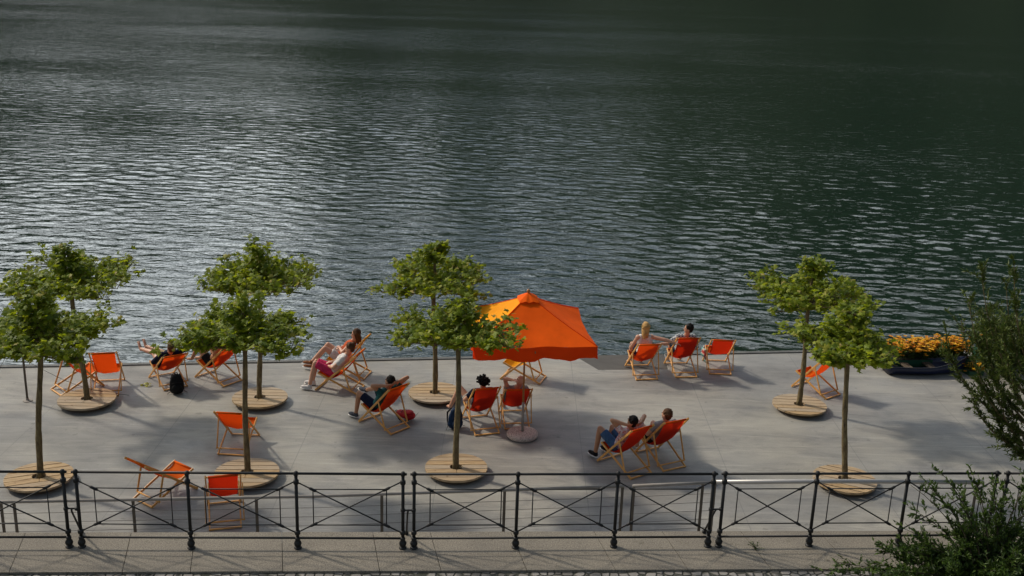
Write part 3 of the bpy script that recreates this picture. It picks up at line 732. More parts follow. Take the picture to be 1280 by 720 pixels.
def person(x, y, hd, label, hip=(.55, 0, .385), sh=(.25, 0, .755), head=(.19, 0, .965), look=(1, 0, .1), kneeL=(.93, .13, .52), kneeR=(.93, -.13, .52),
           ankL=(1.02, .14, .10), ankR=(1.02, -.14, .10), elL=(.38, .30, .55), elR=(.38, -.30, .55), haL=(.58, .20, .50), haR=(.58, -.20, .50),
           skin=None, hair=None, hairstyle='short', top=None, sleeve=.55, shorts=None, shortlen=.6, shoes=None, toe=(1, 0, -.2), build=1.0, extras=(), al=None):
    o = thing('person', (x, y, 0), R_(hd), label, 'person')
    skin = skin or M_SKIN
    if al is not None:                  # lie back along the sling of a chair opened to this angle
        T = T_of(R_(al)); B0 = V((.50, 0, .245)); d0 = (T - B0).normalized(); n0 = V((d0.z, 0, -d0.x)); osh = V(sh)
        hip = B0 + d0 * .05 + n0 * .145 + V((.02, 0, .0)); sh = B0 + d0 * .50 + n0 * .175; head = sh + d0 * .20 + V((.045, 0, .03)) + V((0, head[1], 0))
        dd = sh - osh
        elL, elR, haL, haR = [tuple(V(q) + dd * w_) for q, w_ in ((elL, .8), (elR, .8), (haL, .6 if V(haL).x > .3 else 1), (haR, .6 if V(haR).x > .3 else 1))]
    hip, sh, head = V(hip), V(sh), V(head); kL, kR, aL, aR = V(kneeL), V(kneeR), V(ankL), V(ankR); eL, eR, hL, hR = V(elL), V(elR), V(haL), V(haR)
    k = build; mb = MB()
    sp = (sh - hip).normalized(); ft = V((0, 1, 0)).cross(sp)           # chest forward
    if ft.x < 0: ft = -ft
    Bt = Matrix((ft, sp.cross(ft), sp)).transposed()
    L = .50
    hpL, hpR = hip + V((.0, .095, 0)), hip + V((.0, -.095, 0)); shL, shR = sh + V((0, .175 * k, -.01)), sh + V((0, -.175 * k, -.01))
    tl = (sh - hip).length
    mb.ball(hip, (.115 * k, .165 * k, .12), 16, 10, Bt)
    mb.ball(hip + sp * tl * .35, (.10 * k, .140 * k, .14), 16, 10, Bt)
    mb.ball(hip + sp * tl * .72, (.115 * k, .165 * k, .17), 16, 10, Bt)
    cap(mb, shL, shR, .058, .058)
    Bh = frame(look, V((0, 0, 1)) + sp * .6); fwd, lft, hu = (Bh.col[0], Bh.col[1], Bh.col[2])
    cap(mb, sh + sp * .02, head - hu * .06, .062, .052)
    # head
    mb.ball(head + hu * .015 - fwd * .012, (.095, .077, .105), 18, 12, Bh)
    mb.ball(head - hu * .045 + fwd * .022, (.072, .060, .075), 16, 10, Bh)
    mb.ball(head - hu * .095 + fwd * .058, (.022, .026, .018), 10, 8, Bh)
    cap(mb, head + fwd * .078 + hu * .01, head + fwd * .098 - hu * .026, .009, .014, 8)
    mb.ball(head + fwd * .083 - hu * .060, (.010, .024, .007), 8, 6, Bh)
    for s in (1, -1): mb.ball(head + lft * s * .078 - hu * .008 - fwd * .005, (.017, .009, .030), 10, 8, Bh)
    for s, hp, kn, an in ((1, hpL, kL, aL), (-1, hpR, kR, aR)):
        cap(mb, hp, lerp(hp, kn, .5), .085 * k, .072 * k); cap(mb, lerp(hp, kn, .5), kn, .072 * k, .052)
        sd_ = (an - kn); bk = -V((1, 0, 0)); 
        cap(mb, kn, lerp(kn, an, .3), .052, .054); cap(mb, lerp(kn, an, .3), an, .054, .036)
        t = V(toe).normalized(); shn = (an - kn).normalized()
        mb.ball(an - t * .015 + shn * .02, .036, 10, 8)
        cap(mb, an + shn * .03, an + shn * .045 + t * .12, .034, .028)
        for q in range(5):
            tsd = t.cross(V((0, 1, 0)));
            b0 = an + shn * .05 + t * .13 + V((0, (q - 2) * .013, 0)); cap(mb, b0, b0 + t * (.035 - .004 * abs(q - (0 if s > 0 else 4)) * .8), .010, .009, 6)
    for s, shp, el, ha in ((1, shL, eL, hL), (-1, shR, eR, hR)):
        cap(mb, shp, el, .050 * k, .040); cap(mb, el, lerp(el, ha, .35), .040, .040); cap(mb, lerp(el, ha, .35), ha, .040, .027)
        d = (ha - el).normalized(); pn = V((0, 0, -1)) if abs(d.z) < .8 else V((0, -s, 0))
        if (ha - head).length < .2: pn = (head - ha); d = (d + V((0, -s * .8, 0))).normalized()
        hand(mb, ha, d, pn, s * (1 if pn.z < 0 else -1))
    remesh(mb, .0085, 'body', skin, o)
    # hair
    if hair:
        hb = MB(); rn = random.Random(int(abs(x * 100)))
        if hairstyle == 'curly':
            hb.ball(head + hu * .035 - fwd * .03, (.108, .098, .10), 16, 10, Bh)
            for q in range(90):
                v = V((rn.gauss(0, 1), rn.gauss(0, 1), rn.gauss(0, 1))).normalized()
                if v.dot(fwd) > .35 and v.dot(hu) < .5: continue
                if v.dot(hu) < -.45: continue
                hb.ball(head + hu * .03 - fwd * .02 + v * rn.uniform(.10, .135), rn.uniform(.014, .027), 8, 6)
        else:
            hb.ball(head + hu * .032 - fwd * .022, (.096, .084, .098), 18, 12, Bh)
            hb.ball(head - hu * .02 - fwd * .045, (.060, .078, .075), 14, 10, Bh)
            for q in range(50):
                v = V((rn.gauss(0, 1), rn.gauss(0, 1), rn.gauss(0, 1))).normalized()
                if v.dot(fwd) > .3 and v.dot(hu) < .55: continue
                if v.dot(hu) < -.35: continue
                hb.ball(head + hu * .03 - fwd * .02 + v * rn.uniform(.082, .096), rn.uniform(.010, .018), 8, 6)
            if hairstyle == 'long':
                for q in range(22):
                    a = (q / 21 * 2 - 1) * 1.9; r0 = head - fwd * .075 * cos(a) + lft * .078 * sin(a) - hu * .0
                    e = r0 - hu * rn.uniform(.17, .27) - fwd * .02 - lft * .02 * sin(a)
                    hb.tube([r0 + hu * .04, lerp(r0, e, .5) - fwd * .012, e], [.018, .016, .005], 7)
            if hairstyle == 'bun': hb.ball(head + hu * .09 - fwd * .09, .042, 12, 8)
        remesh(hb, .008, 'hair', hair, o, 1)
    for s in (1, -1):
        MB().ball(head + fwd * .079 + lft * s * .031 + hu * .012, (.009, .013, .008), 10, 8, Bh).build('eye', M_EYE, o, True)
    MB().ball(head + fwd * .090 - hu * .060, (.006, .022, .006), 10, 6, Bh).build('mouth', M_LIP, o, True)
    # clothing follows the body and is a little larger
    if top:
        tb = MB(); g = .013
        tb.ball(hip + sp * tl * .12, (.115 * k + g, .160 * k + g, .10), 16, 10, Bt)
        tb.ball(hip + sp * tl * .38, (.105 * k + g, .142 * k + g, .14), 16, 10, Bt)
        tb.ball(hip + sp * tl * .72, (.115 * k + g, .165 * k + g, .165), 16, 10, Bt)
        if sleeve > 0:
            cap(tb, shL, shR, .058 + g, .058 + g)
            for shp, el, ha in ((shL, eL, hL), (shR, eR, hR)):
                if sleeve <= 1: cap(tb, shp, lerp(shp, el, sleeve), .055 * k + g, .050 + g, 12, False); tb.ball(shp, .056 * k + g)
                else:
                    cap(tb, shp, el, .052 * k + g, .042 + g); cap(tb, el, lerp(el, ha, min(sleeve - 1, .95)), .042 + g, .032 + g, 12, False)
        else:
            tb.ball(hip + sp * tl * .86, (.10 * k + g, .13 * k, .10), 16, 10, Bt)
            for s in (1, -1): cap(tb, sh + V((0, s * .09, .0)), sh + V((0, s * .10, -.12)), .066, .09)
        remesh(tb, .011, 'shirt', top, o, 2)
    if shorts:
        sb = MB(); g = .014
        sb.ball(hip, (.115 * k + g, .165 * k + g, .115), 16, 10, Bt)
        for hp, kn in ((hpL, kL), (hpR, kR)):
            e = lerp(hp, kn, shortlen); sb.ball(hp, .088 * k + g)
            cap(sb, hp, e, .086 * k + g, lerp(.085, .055, shortlen) * k + g * 1.6, 14, False)
        remesh(sb, .011, 'shorts', shorts, o, 2)
    if shoes:
        t = V(toe).normalized()
        for kn, an in ((kL, aL), (kR, aR)):
            shn = (an - kn).normalized(); up = -shn; up = (up - t * up.dot(t)).normalized(); B = Matrix((t, up.cross(t), up)).transposed()
            b = MB(); b.ball(an + shn * .035 - t * .01, (.055, .042, .055), 14, 10, B); b.ball(an + shn * .045 + t * .075, (.115, .046, .040), 14, 10, B)
            cap(b, an - shn * .015, an + shn * .03, .043, .043, 12, False)
            sh_o = remesh(b, .009, 'shoe', shoes, o, 1)
            s_ = MB(); s_.ball(an + shn * .078 + t * .052, (.142, .048, .014), 18, 8, B); s_.build('sole', extras[0] if extras else M_SHOEW, sh_o, True)
    return o
M_SHOEW = mat('white_sole', (.7, .7, .68), .6)
H_DARK = cloth('dark_hair', (.012, .009, .007), .6, .4); H_BLK = cloth('black_hair', (.006, .005, .005), .6, .4); H_BRN = cloth('brown_hair', (.09, .045, .022), .6, .4)
H_BLND = cloth('blonde_hair', (.50, .30, .11), .6, .3)
C_NAVY = cloth('navy_cloth', (.008, .011, .03)); C_WHITE = cloth('white_cloth', (.62, .60, .58), .85, .1); C_BLACK = cloth('black_cloth', (.01, .01, .011))
C_PINK = cloth('pink_cloth', (.55, .035, .11)); C_TEAL = cloth('dark_teal_cloth', (.02, .10, .10)); C_DEN = cloth('denim', (.05, .10, .19)); C_GREY = cloth('grey_cloth', (.28, .27, .27))
C_ORG = cloth('rust_cloth', (.45, .09, .03)); C_CREAM = cloth('cream_cloth', (.6, .56, .48), .85, .1)
C_CHK = mat('checked_cloth', (.4, .4, .4), .85)
def _chk(m):
    tc = nd(m, 'ShaderNodeTexCoord'); ck = nd(m, 'ShaderNodeTexChecker'); ck.inputs['Scale'].default_value = 26
    ck.inputs['Color1'].default_value = (.55, .55, .53, 1); ck.inputs['Color2'].default_value = (.06, .09, .12, 1)
    lk(m, tc.outputs['Object'], ck.inputs[0]); lk(m, ck.outputs[0], P(m).inputs['Base Color'])
_chk(C_CHK)
C_FLOR = mat('floral_cloth', (.5, .4, .4), .85)
def _fl(m):
    c = ramp(m, noise(m, 16, 2, .5), [(.42, (.62, .60, .58)), (.5, (.50, .06, .05)), (.58, (.60, .58, .56)), (.66, (.10, .13, .25))])
    lk(m, c, P(m).inputs['Base Color'])
_fl(C_FLOR)
def at(k): return CH_[k][0], CH_[k][1], CH_[k][2]
# person 3: legs raised, navy sleeves, arm out to the neighbour
person(*at(3), al=CH_[3][3], label='person in a navy long-sleeved top with both bare feet stretched out over the water', look=(.9, .1, .3), hip=(.52, 0, .37), sh=(.20, 0, .70), head=(.14, .0, .90),
       kneeL=(.98, .10, .50), kneeR=(.96, -.10, .48), ankL=(1.36, .24, .50), ankR=(1.37, .12, .53), toe=(.55, 0, .85),
       elL=(.36, .30, .52), haL=(.55, .22, .47), elR=(.16, -.44, .80), haR=(.12, -.66, .84), skin=M_SKIN, hair=H_BRN, top=C_NAVY, sleeve=1.8, shorts=C_NAVY, shortlen=.35)
person(*at(4), al=CH_[4][3], label='tanned shirtless person with black shorts and hands behind the head', look=(.9, .1, .4), kneeL=(.90, .14, .66), kneeR=(.86, -.16, .62), ankL=(1.12, .14, .36), ankR=(1.16, -.12, .30),
       elL=(.36, .34, .92), elR=(.34, -.34, .92), haL=(.14, .13, .92), haR=(.14, -.13, .92), skin=M_SKIN2, hair=H_DARK, shorts=C_BLACK, shortlen=.45)
person(*at(5), al=CH_[5][3], label='woman with a white top, pink shorts and white shoes', look=(.8, .1, -.1), kneeL=(.92, .20, .58), kneeR=(.98, -.02, .54), ankL=(1.02, .28, .11), ankR=(1.06, .0, .10),
       elL=(.45, .25, .56), haL=(.62, .10, .52), elR=(.45, -.25, .56), haR=(.62, -.10, .55), hair=H_BRN, hairstyle='bun', top=C_WHITE, sleeve=.6, shorts=C_PINK, shortlen=.95, shoes=C_WHITE, toe=(1, 0, 0))
person(*at(6), al=CH_[6][3], label='long-haired woman with white shorts in the chair behind the woman in pink', look=(.9, .35, -.1), head=(.20, 0, .99), kneeL=(.90, .2, .62), kneeR=(.94, -.10, .60), ankL=(1.18, .24, .30), ankR=(1.28, -.02, .12), toe=(1, 0, 0),
       elL=(.40, .28, .60), haL=(.55, .08, .62), elR=(.40, -.28, .60), haR=(.55, -.06, .60), hair=H_BRN, hairstyle='long', top=C_ORG, sleeve=.3, shorts=C_WHITE, shortlen=.6, shoes=cloth('tan_sandals', (.22, .09, .04)))
person(*at(7), al=CH_[7][3], label='man with navy shorts, grey trainers and arms folded behind his head', look=(.9, .1, .15), kneeL=(1.00, .16, .55), kneeR=(.90, -.24, .58), ankL=(1.08, .18, .11), ankR=(1.30, -.30, .40),
       elL=(.30, .36, .93), elR=(.10, -.36, .96), haL=(.10, .14, .92), haR=(.06, -.12, .95), skin=M_SKIN2, hair=H_DARK, top=C_TEAL, sleeve=.5, shorts=C_NAVY, shortlen=.78, shoes=cloth('grey_trainers', (.07, .075, .09)), toe=(1, .1, 0))
person(*at(12), al=CH_[12][3], label='person with black curly hair seen from behind over a red chair back', look=(.95, -.2, .05), head=(.17, 0, .985), kneeL=(.90, .30, .66), kneeR=(.93, -.12, .52), ankL=(1.22, .40, .15), elL=(.38, .32, .56), hair=H_BLK, hairstyle='curly', top=C_NAVY, sleeve=.6, shorts=C_CREAM, shortlen=.6)
person(*at(13), al=CH_[13][3], label='bald person behind the umbrella pole with a bent pale arm raised beside the head', look=(.9, -.4, .1), head=(.16, -.06, .93), elL=(.20, .24, .98), haL=(.08, .12, 1.0), skin=M_SKIN, top=C_GREY, sleeve=.3, shorts=C_BLACK)
person(*at(14), label='blonde long-haired woman in a white tank top reaching to the man beside her', hip=(.50, 0, .45), sh=(.33, .02, .90), head=(.30, .02, 1.13), look=(.9, -.3, .0), elR=(.22, -.40, .86), haR=(.18, -.62, .80), elL=(.42, .30, .62), haL=(.62, .22, .50),
       hair=H_BLND, hairstyle='long', top=C_WHITE, sleeve=0, shorts=C_NAVY, shortlen=.9, build=.9)
person(*at(15), label='dark-haired man in a checked shirt looking left towards the blonde woman', hip=(.56, 0, .46), sh=(.28, 0, .88), head=(.20, -.02, 1.09), look=(.35, .95, .0), elL=(.24, .42, .72), haL=(.20, .58, .74), hair=H_DARK, top=C_CHK, sleeve=.9, shorts=C_NAVY, shortlen=.8)
person(*at(17), al=CH_[17][3], label='man in a white shirt and denim shorts with hands behind his black hair', look=(.9, .0, .15), head=(.22, .02, 1.0), sh=(.29, 0, .79), kneeL=(.95, .20, .62), kneeR=(.95, -.10, .58), ankL=(1.02, .22, .12), ankR=(1.05, -.1, .12),
       elL=(.40, .36, 1.02), haL=(.20, .16, .96), elR=(.34, -.36, .96), haR=(.16, -.12, .95), skin=M_SKIN2, hair=H_BLK, top=C_FLOR, sleeve=.55, shorts=C_DEN, shortlen=.8, shoes=C_BLACK, toe=(1, 0, 0))
person(*at(18), al=CH_[18][3], label='person with short brown hair and grey top beside the man in the white shirt', look=(.9, .3, .1), head=(.18, .03, .975), elR=(.34, -.34, .52), hair=H_BRN, top=C_GREY, sleeve=.6, shorts=C_BLACK)

# ------------------------------------------------------------------ bags
def backpack(x, y, hd, tilt, cm, sm, label, s=1.0, lying=False):
    o = thing('backpack', (x, y, 0), R_(hd), label, 'backpack'); o.rotation_euler.x = tilt
    b = MB(); b.ball((0, 0, .20 * s), (.145 * s, .085 * s, .22 * s), 18, 14); b.ball((0, 0, .11 * s), (.15 * s, .10 * s, .12 * s), 16, 10); b.ball((0, .0, .34 * s), (.11 * s, .07 * s, .10 * s), 14, 10)
    remesh(b, .012, 'bag_body', cm, o, 2)
    p = MB(); p.ball((0, -.095 * s, .14 * s), (.11 * s, .05 * s, .11 * s), 16, 10); remesh(p, .011, 'front_pocket', cm, o, 1)
    MB().tube([(-.1 * s, -.088 * s, .27 * s), (0, -.105 * s, .285 * s), (.1 * s, -.088 * s, .27 * s)], .006, 6).build('zip', sm, o, True)
    MB().tube([(-.035, 0, .42 * s), (-.02, -.01, .47 * s), (.02, -.01, .47 * s), (.035, 0, .42 * s)], .009, 6).build('handle', sm, o, True)
    for q in (-1, 1):
        MB().tube([(q * .07 * s, .06 * s, .40 * s), (q * .10 * s, .14 * s, .28 * s), (q * .10 * s, .13 * s, .14 * s), (q * .12 * s, .05 * s, .04 * s), (q * .2 * s, -.04 * s, .02 * s)], [.016, .018, .014, .006, .004], 8).build('shoulder_strap', sm, o, True)
    return o
M_BLKF = cloth('black_nylon', (.008, .008, .009), .6); M_REDF = cloth('red_nylon', (.34, .014, .018), .6, .5); M_NVYF = cloth('navy_nylon', (.012, .03, .07), .6); M_STRD = cloth('dark_strap', (.02, .018, .02), .7)
backpack(-6.80, 20.55, 20, .06, M_BLKF, M_STRD, 'black backpack standing on the ground behind the chair of the person in navy', 1.0)
o = backpack(-1.84, 19.50, -12, 0, M_REDF, M_STRD, 'red backpack lying on the ground beside the man with arms folded', .9)
o.rotation_euler = (R_(-84), 0, R_(62)); o.location.z = .10; o.scale = (1.05, .8, 1.0)
o = backpack(-1.02, 19.28, 30, .1, M_NVYF, M_STRD, 'navy bag half hidden by a tree trunk, left of the curly-haired person', 1.05)
def towel():
    m = MB(); vs = []; n = 10
    for i in range(n + 1):
        for j in range(7):
            u = i / n; vs.append((.03 * sin(j * 1.3) + .02 * sin(u * 9), (j - 3) * .045, .50 - abs(u - .35) * .55 + .01 * sin(j * 2.2)))
            vs[-1] = (vs[-1][0] + (u - .35) * .10, vs[-1][1], vs[-1][2])
    fs = [(i * 7 + j, (i + 1) * 7 + j, (i + 1) * 7 + j + 1, i * 7 + j + 1) for i in range(n) for j in range(6)]
    m.add(vs, fs); tm = mat('towel_cloth', (.1, .4, .4), .9)
    c = ramp(tm, noise(tm, 9, 1, .3), [(.40, (.05, .30, .28)), (.5, (.55, .5, .42)), (.6, (.60, .06, .05))]); lk(tm, c, P(tm).inputs['Base Color'])
    o = m.build('towel', tm, smooth=True, loc=(4.37, 22.98, .02), rz=R_(0)); s = o.modifiers.new('s', 'SOLIDIFY'); s.thickness = .012
    tag(o, 'teal and red towel hung on the left side of the empty chair by the couple', 'towel')
towel()
lf = MB(); rn = random.Random(5)
for q in range(9): leaf_maple(lf, V((rn.uniform(-.09, .09), rn.uniform(-.06, .06), rn.uniform(.01, .05))), V((rn.gauss(0, .4), rn.gauss(0, .4), 1)), V((rn.gauss(0, 1), rn.gauss(0, 1), 0)), .08, rn)
tag(lf.build('fallen_leaves', leafmat('yellow_leaf', [(0, (.35, .36, .03)), (1, (.5, .48, .05))], (.4, .4, .03), .2), loc=(-7.55, 20.9, .004)), 'small clump of yellow-green leaves on the ground by the chair of the person in navy', 'leaves')

# ------------------------------------------------------------------ mast with cords
def mast():
    o = thing('mast', (-9.6, 19.92, 0), 0, 'thin grey mast with slack cords at the left end of the terrace', 'mast')
    MB().tube([(0, 0, .01), (0, 0, 2.35)], .022, 10).build('pole', M_POST, o, True)
    MB().lathe([(.09, .002), (.09, .012), (.03, .02), (.028, .06)], n=16).build('base_plate', M_STEEL, o)
    for dx, dy, z0, zz in ((-2.6, .9, 1.75, .02), (1.6, 1.2, 1.2, .5), (-.9, -.9, 1.5, .02), (1.9, .4, .9, .02)):
        pts = [V((dx * t, dy * t, lerp(z0, zz, t) - .35 * sin(pi * t) * .5)) for t in [i / 10 for i in range(11)]]
        for p in pts: p.z = max(p.z, .01)
        MB().tube(pts, .0045, 5).build('cord', M_CABLE, o, True)
mast()

# ------------------------------------------------------------------ boat-shaped planter, flowers, shrubs on the quay
def boat():
    o = thing('boat', (9.50, 23.20, 0), R_(5), 'small navy boat hull lying on the terrace in front of the orange flowers', 'boat')
    Lh = .92; m = MB(); vs = []; n = 22; nr = 10
    for i in range(n + 1):
        t = i / n; x = -Lh + 2 * Lh * t
        wd = .30 * (min(1, (1 - t) / .45) ** .6 if t > .55 else (.86 + .14 * min(1, t / .4))); wd = max(wd, .012)
        sheer = .26 + .05 * (abs(t - .3) * 1.2) + (.17 * max(0, (t - .5) / .5) ** 1.6)
        keel = .015 + .10 * max(0, (t - .75) / .25) ** 2
        for j in range(nr + 1):
            a = pi * j / nr; c_, s_ = -cos(a), sin(a)
            vs.append((x + (.05 * (1 - s_) * max(0, t - .7)), wd * (abs(c_) ** .55) * (1 if c_ > 0 else -1), lerp(sheer, keel, s_ ** .7)))
    fs = [(i * (nr + 1) + j, i * (nr + 1) + j + 1, (i + 1) * (nr + 1) + j + 1, (i + 1) * (nr + 1) + j) for i in range(n) for j in range(nr)]
    m.add(vs, fs); m.add([vs[j] for j in range(nr + 1)], [tuple(range(nr + 1))])
    o.scale.z = .82
    h = m.build('hull', M_NAVYB, o, True); s = h.modifiers.new('s', 'SOLIDIFY'); s.thickness = .018
    g = MB()
    for sd in (0, nr): g.tube([vs[i * (nr + 1) + sd] for i in range(n + 1)], .017, 8)
    g.build('gunwale', mottled('dark_gunwale', (.01, .012, .02), (.03, .03, .035), 4, .4), o, True)
    for x in (-.45, .1):
        MB().box(x - .09, x + .09, -.25, .25, .19, .215).build('thwart', M_DARKW, o)
boat()
def flowers(x0, y0, x1, y1, wd, zb, h, n, label, name='flower_planter'):
    a = V((x0, y0, 0)); b = V((x1, y1, 0)); d = b - a; L_ = d.length; rz = atan2(d.y, d.x); rn = random.Random(int(x0 * 7))
    o = thing(name, (a + b) / 2, rz, label, 'planter')
    bx = MB(); bx.prism([(-L_/2, -wd/2), (L_/2, -wd/2), (L_/2 + .03, wd/2), (-L_/2 - .03, wd/2)], .002, zb); bx.build('planter_box', M_GREENB, o)
    MB().box(-L_/2 + .02, L_/2 - .02, -wd/2 + .02, wd/2 - .02, zb, zb + .012).build('soil', M_SOIL, o)
    gl = MB(); fl = MB()
    for q in range(n):
        x, y = rn.uniform(-L_/2, L_/2), rn.uniform(-wd/2, wd/2); hh = h * rn.uniform(.55, 1.0); tx, ty = x + rn.gauss(0, .06), y + rn.gauss(0, .06) - .04
        gl.tube([(x, y, zb), (tx, ty, zb + hh)], [.004, .003], 3, False)
        for s in range(7):
            p = V((lerp(x, tx, .6), lerp(y, ty, .6), zb + hh * rn.uniform(.1, .85))); leaf_oval(gl, p, V((rn.gauss(0, 1), rn.gauss(0, 1), .6)), V((0, 0, 1)), rn.uniform(.05, .10), .03)
        for s in range(rn.randint(1, 3)):
            c = V((tx, ty, zb + hh)) + V((rn.gauss(0, .04), rn.gauss(0, .04), rn.uniform(-.12, .02))); r = rn.uniform(.03, .052)
            for k in range(6):
                aa = 2 * pi * k / 6 + q; leaf_oval(fl, c, V((cos(aa), sin(aa), .45)), V((0, 0, 1)), r * 1.3, r)
    gl.build('foliage', M_LEAFS, o); fl.build('blossom', M_FLOW, o)
flowers(8.80, 23.62, 10.70, 23.90, .60, .22, .42, 420, 'green planter full of orange flowers behind the navy boat')
flowers(11.0, 23.95, 12.1, 24.15, .4, .35, .40, 90, 'small planter of orange flowers half hidden by the dark bush at right')
flowers(10.45, 23.2, 10.8, 23.25, .25, .10, .18, 30, 'tiny orange flower pot beside the bow of the navy boat')

def bush(name, c, r, h, n, ll, lw, m, label, seed, cat='bush', stems=9, droop=0.0, dens=1.0):
    rn = random.Random(seed); o = thing(name, c, 0, label, cat); st = MB(); lf = MB()
    for s in range(stems):
        a = rn.uniform(0, 2 * pi); rr = r * rn.uniform(.25, 1); hh = h * rn.uniform(.6, 1.0) * (1 - .35 * (rr / r) ** 2)
        p0 = V((rn.uniform(-.1, .1), rn.uniform(-.1, .1), 0)); p3 = V((cos(a) * rr, sin(a) * rr, hh)); p1 = V((cos(a) * rr * .25, sin(a) * rr * .25, hh * .6))
        ps = []
        for i in range(9):
            t = i / 8; ps.append(p0 * (1 - t) ** 2 + p1 * 2 * t * (1 - t) + p3 * t * t)
        st.tube(ps, [lerp(.022, .004, i / 8) for i in range(9)], 6)
        for q in range(int(n / stems)):
            t = rn.uniform(.12, 1.0) ** .8; i = min(int(t * 8), 7); b = lerp(ps[i], ps[i + 1], t * 8 - i)
            if q % 8 == 0:
                dd = V((rn.gauss(0, 1), rn.gauss(0, 1), rn.gauss(.35, .5) - droop)).normalized() * rn.uniform(.15, .45) * (r / .9) ** .5; tip = b + dd; st.tube([b, tip], [.006, .002], 4)
            f = rn.random(); p = lerp(b, tip, f) if q % 8 or True else b
            leaf_oval(lf, p, dd + V((rn.gauss(0, .25), rn.gauss(0, .25), rn.gauss(0, .25))), V((rn.gauss(0, .5), rn.gauss(0, .5), 1)), ll * rn.uniform(.6, 1.2), lw)
    st.build('stems', M_TWIG, o, True); lf.build('foliage', m, o)
    return o
bush('bush', (11.35, 23.2, 0), 1.05, 1.75, 8000, .14, .045, M_LEAFD, 'dark green bush right of the orange flowers', 11, stems=22)
bush('bush', (8.55, 23.75, 0), .35, .40, 700, .09, .04, M_LEAFD, 'small dark leafy plant left of the orange flowers', 12, stems=10)
bush('bush', (12.9, 22.3, 0), 1.3, 2.3, 6500, .15, .045, M_LEAFD, 'tall dark bush at the right edge, behind the willow branches', 13, stems=20)

# willow: trunk just beyond the right edge, long arching branches reaching into view
def willow():
    rn = random.Random(21); o = thing('willow', (10.0, 17.2, 0), 0, 'arching narrow-leaved willow at the right edge of the terrace', 'tree')
    MB().tube([(0, 0, 0), (.04, .03, .4), (.02, .05, .8), (-.04, .02, 1.2)], [.12, .09, .08, .065], 12).build('trunk', M_BARK, o, True)
    br = MB(); lf = MB()
    ends = [(-2.35, .3, 3.1, .9), (-2.0, .6, 3.9, 1.1), (-2.5, .5, 2.75, .8), (-1.75, .0, 4.15, 1.2), (-1.55, .6, 3.7, 1.1), (-2.0, .2, 1.75, .5), (-1.75, -.1, 2.1, .45), (-2.15, .0, 2.55, .7), (-1.3, .3, 4.4, 1.2), (-1.9, -.3, 3.2, .9),
            (-1.2, -.3, 3.6, 1.1), (-1.0, .5, 3.2, 1.0), (-1.5, .2, 1.35, .35), (-.8, 0, 4.3, 1.2), (-1.3, -.5, 2.6, .8), (-.3, .5, 3.6, 1.1), (.8, .2, 3.5, 1.1), (.6, -.6, 2.8, 1.0), (-.2, -.7, 3.1, 1.0), (-2.2, .5, 3.45, .9), (-1.6, .7, 3.0, .9), (-1.9, .3, 2.9, .8)]
    for ex, ey, ez, z0 in ends:
        p0 = V((-.02, .03, z0)); p3 = V((ex, ey, ez)); p1 = V((ex * .8, ey * .75, lerp(z0, ez, .22)))
        ps = [p0 * (1 - t) ** 2 + p1 * 2 * t * (1 - t) + p3 * t * t for t in [i / 12 for i in range(13)]]
        br.tube(ps, [lerp(.032, .004, i / 12) for i in range(13)], 7)
        for q in range(28):
            t = rn.uniform(.30, 1.0); i = min(int(t * 12), 11); b = lerp(ps[i], ps[i + 1], t * 12 - i)
            tg = (ps[i + 1] - ps[i]).normalized()
            dd = (tg * rn.uniform(.8, 1.5) + V((rn.gauss(-.05, .36), rn.gauss(0, .4), rn.gauss(.1, .3)))).normalized() * rn.uniform(.18, .48)
            mid = b + dd * .5 + V((0, 0, .02)); tip = b + dd - V((0, 0, .03)); br.tube([b, mid, tip], [.005, .003, .0015], 4)
            for s in range(30):
                f = rn.random(); p = lerp(b, mid, f * 2) if f < .5 else lerp(mid, tip, f * 2 - 1)
                leaf_oval(lf, p, dd.normalized() * .9 + V((rn.gauss(0, .5), rn.gauss(0, .5), rn.gauss(0, .4))), V((rn.gauss(0, .5), rn.gauss(0, .5), 1)), rn.uniform(.06, .12), .025)
    br.build('branches', M_BARK, o, True); lf.build('crown', M_LEAFD, o)
willow()

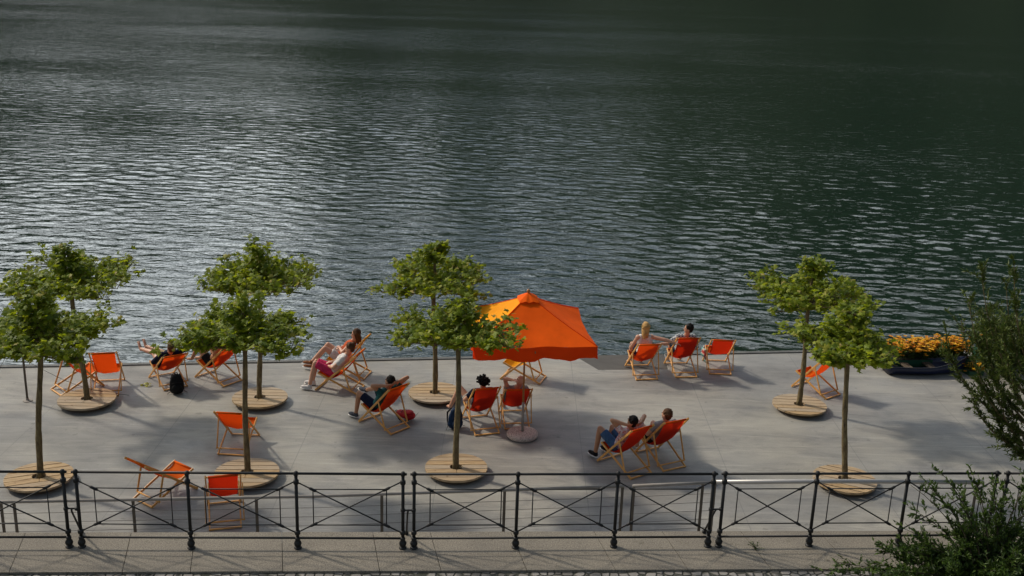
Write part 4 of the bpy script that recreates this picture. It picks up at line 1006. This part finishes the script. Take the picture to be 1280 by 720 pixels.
# shrub in front of the railing at the lower right
def shrub():
    rn = random.Random(31); o = thing('shrub', (6.15, 12.0, ZS), 0, 'bright green shrub in front of the railing at the lower right', 'shrub')
    br = MB(); lf = MB()
    ends = []
    for k in range(90):
        a = rn.uniform(0, 2 * pi); rr = rn.uniform(.3, 1.5); ends.append((cos(a) * rr, sin(a) * rr * .55, rn.uniform(.15, .85) * (1.15 - rr * .35), 1.0))
    ends += [(-.72, .35, 1.55, .5), (-.5, .5, 1.35, .5), (-.2, .5, 1.4, .5), (.1, .6, 1.3, .6), (.5, .5, 1.5, .6), (.75, .5, 1.35, .6), (-.95, .6, 1.22, .4), (.3, .7, 1.15, .6), (-.35, .7, 1.0, .5), (-.05,.6,1.05,.5), (-.6,.6,1.1,.5), (.15,.4,.9,.8),(.6,.6,1.1,.7), (-1.45, .25, .28, .8), (-1.7, .15, .15, .8), (-2.1, .35, .12, .7), (-1.2, .45, .35, .8), (-.95, .3, 1.0, .8), (-1.1, .35, .75, .8), (-.9, .2, .5, 1), (-1.25, .3, .5, .8), (-.8, .4, 1.3, .7), (-1.9, .3, .25, .9), (.9, .5, .9, .9), (1.1, .5, 1.2, .6)]
    for ex, ey, ez, ds in ends:
        p0 = V((rn.uniform(-.2, .2), rn.uniform(-.15, .15), 0)); p3 = V((ex, ey, ez)); p1 = V((ex * .35, ey * .35, ez * .75))
        ps = [p0 * (1 - t) ** 2 + p1 * 2 * t * (1 - t) + p3 * t * t for t in [i / 8 for i in range(9)]]
        br.tube(ps, [lerp(.012, .003, i / 8) for i in range(9)], 5)
        for q in range(int(22 * ds + 4)):
            t = rn.uniform(.3, 1.0); i = min(int(t * 8), 7); b = lerp(ps[i], ps[i + 1], t * 8 - i); tg = (ps[i + 1] - ps[i]).normalized()
            dd = (tg + V((rn.gauss(0, .6), rn.gauss(0, .6), rn.gauss(.1, .4)))).normalized() * rn.uniform(.08, .22); br.tube([b, b + dd], [.003, .0015], 4)
            for s in range(13):
                p = b + dd * rn.uniform(.1, 1.1)
                leaf_oval(lf, p, dd.normalized() + V((rn.gauss(0, .6), rn.gauss(0, .6), rn.gauss(0, .4))), V((rn.gauss(0, .5), rn.gauss(0, .5), 1)), rn.uniform(.04, .085), .027)
    br.build('branches', M_TWIG, o, True); lf.build('foliage', M_LEAFS, o)
shrub()
def weed(x, y, label):
    rn = random.Random(int(x * 10)); o = thing('weed', (x, y, ZS), 0, label, 'weed'); m = MB(); s_ = MB()
    for q in range(12):
        d = V((rn.gauss(0, 1), rn.gauss(0, 1), rn.uniform(.5, 1.4))).normalized() * rn.uniform(.05, .13); s_.tube([(0, 0, 0), d], [.003, .001], 4)
        for k in range(4): leaf_oval(m, d * rn.uniform(.4, 1), d + V((rn.gauss(0, .1), rn.gauss(0, .1), 0)), V((0, 0, 1)), .04, .014)
    m.build('foliage', M_LEAFS, o); s_.build('stems', M_TWIG, o)
weed(3.41, 13.02, 'small weed growing from the coping between two railing posts')
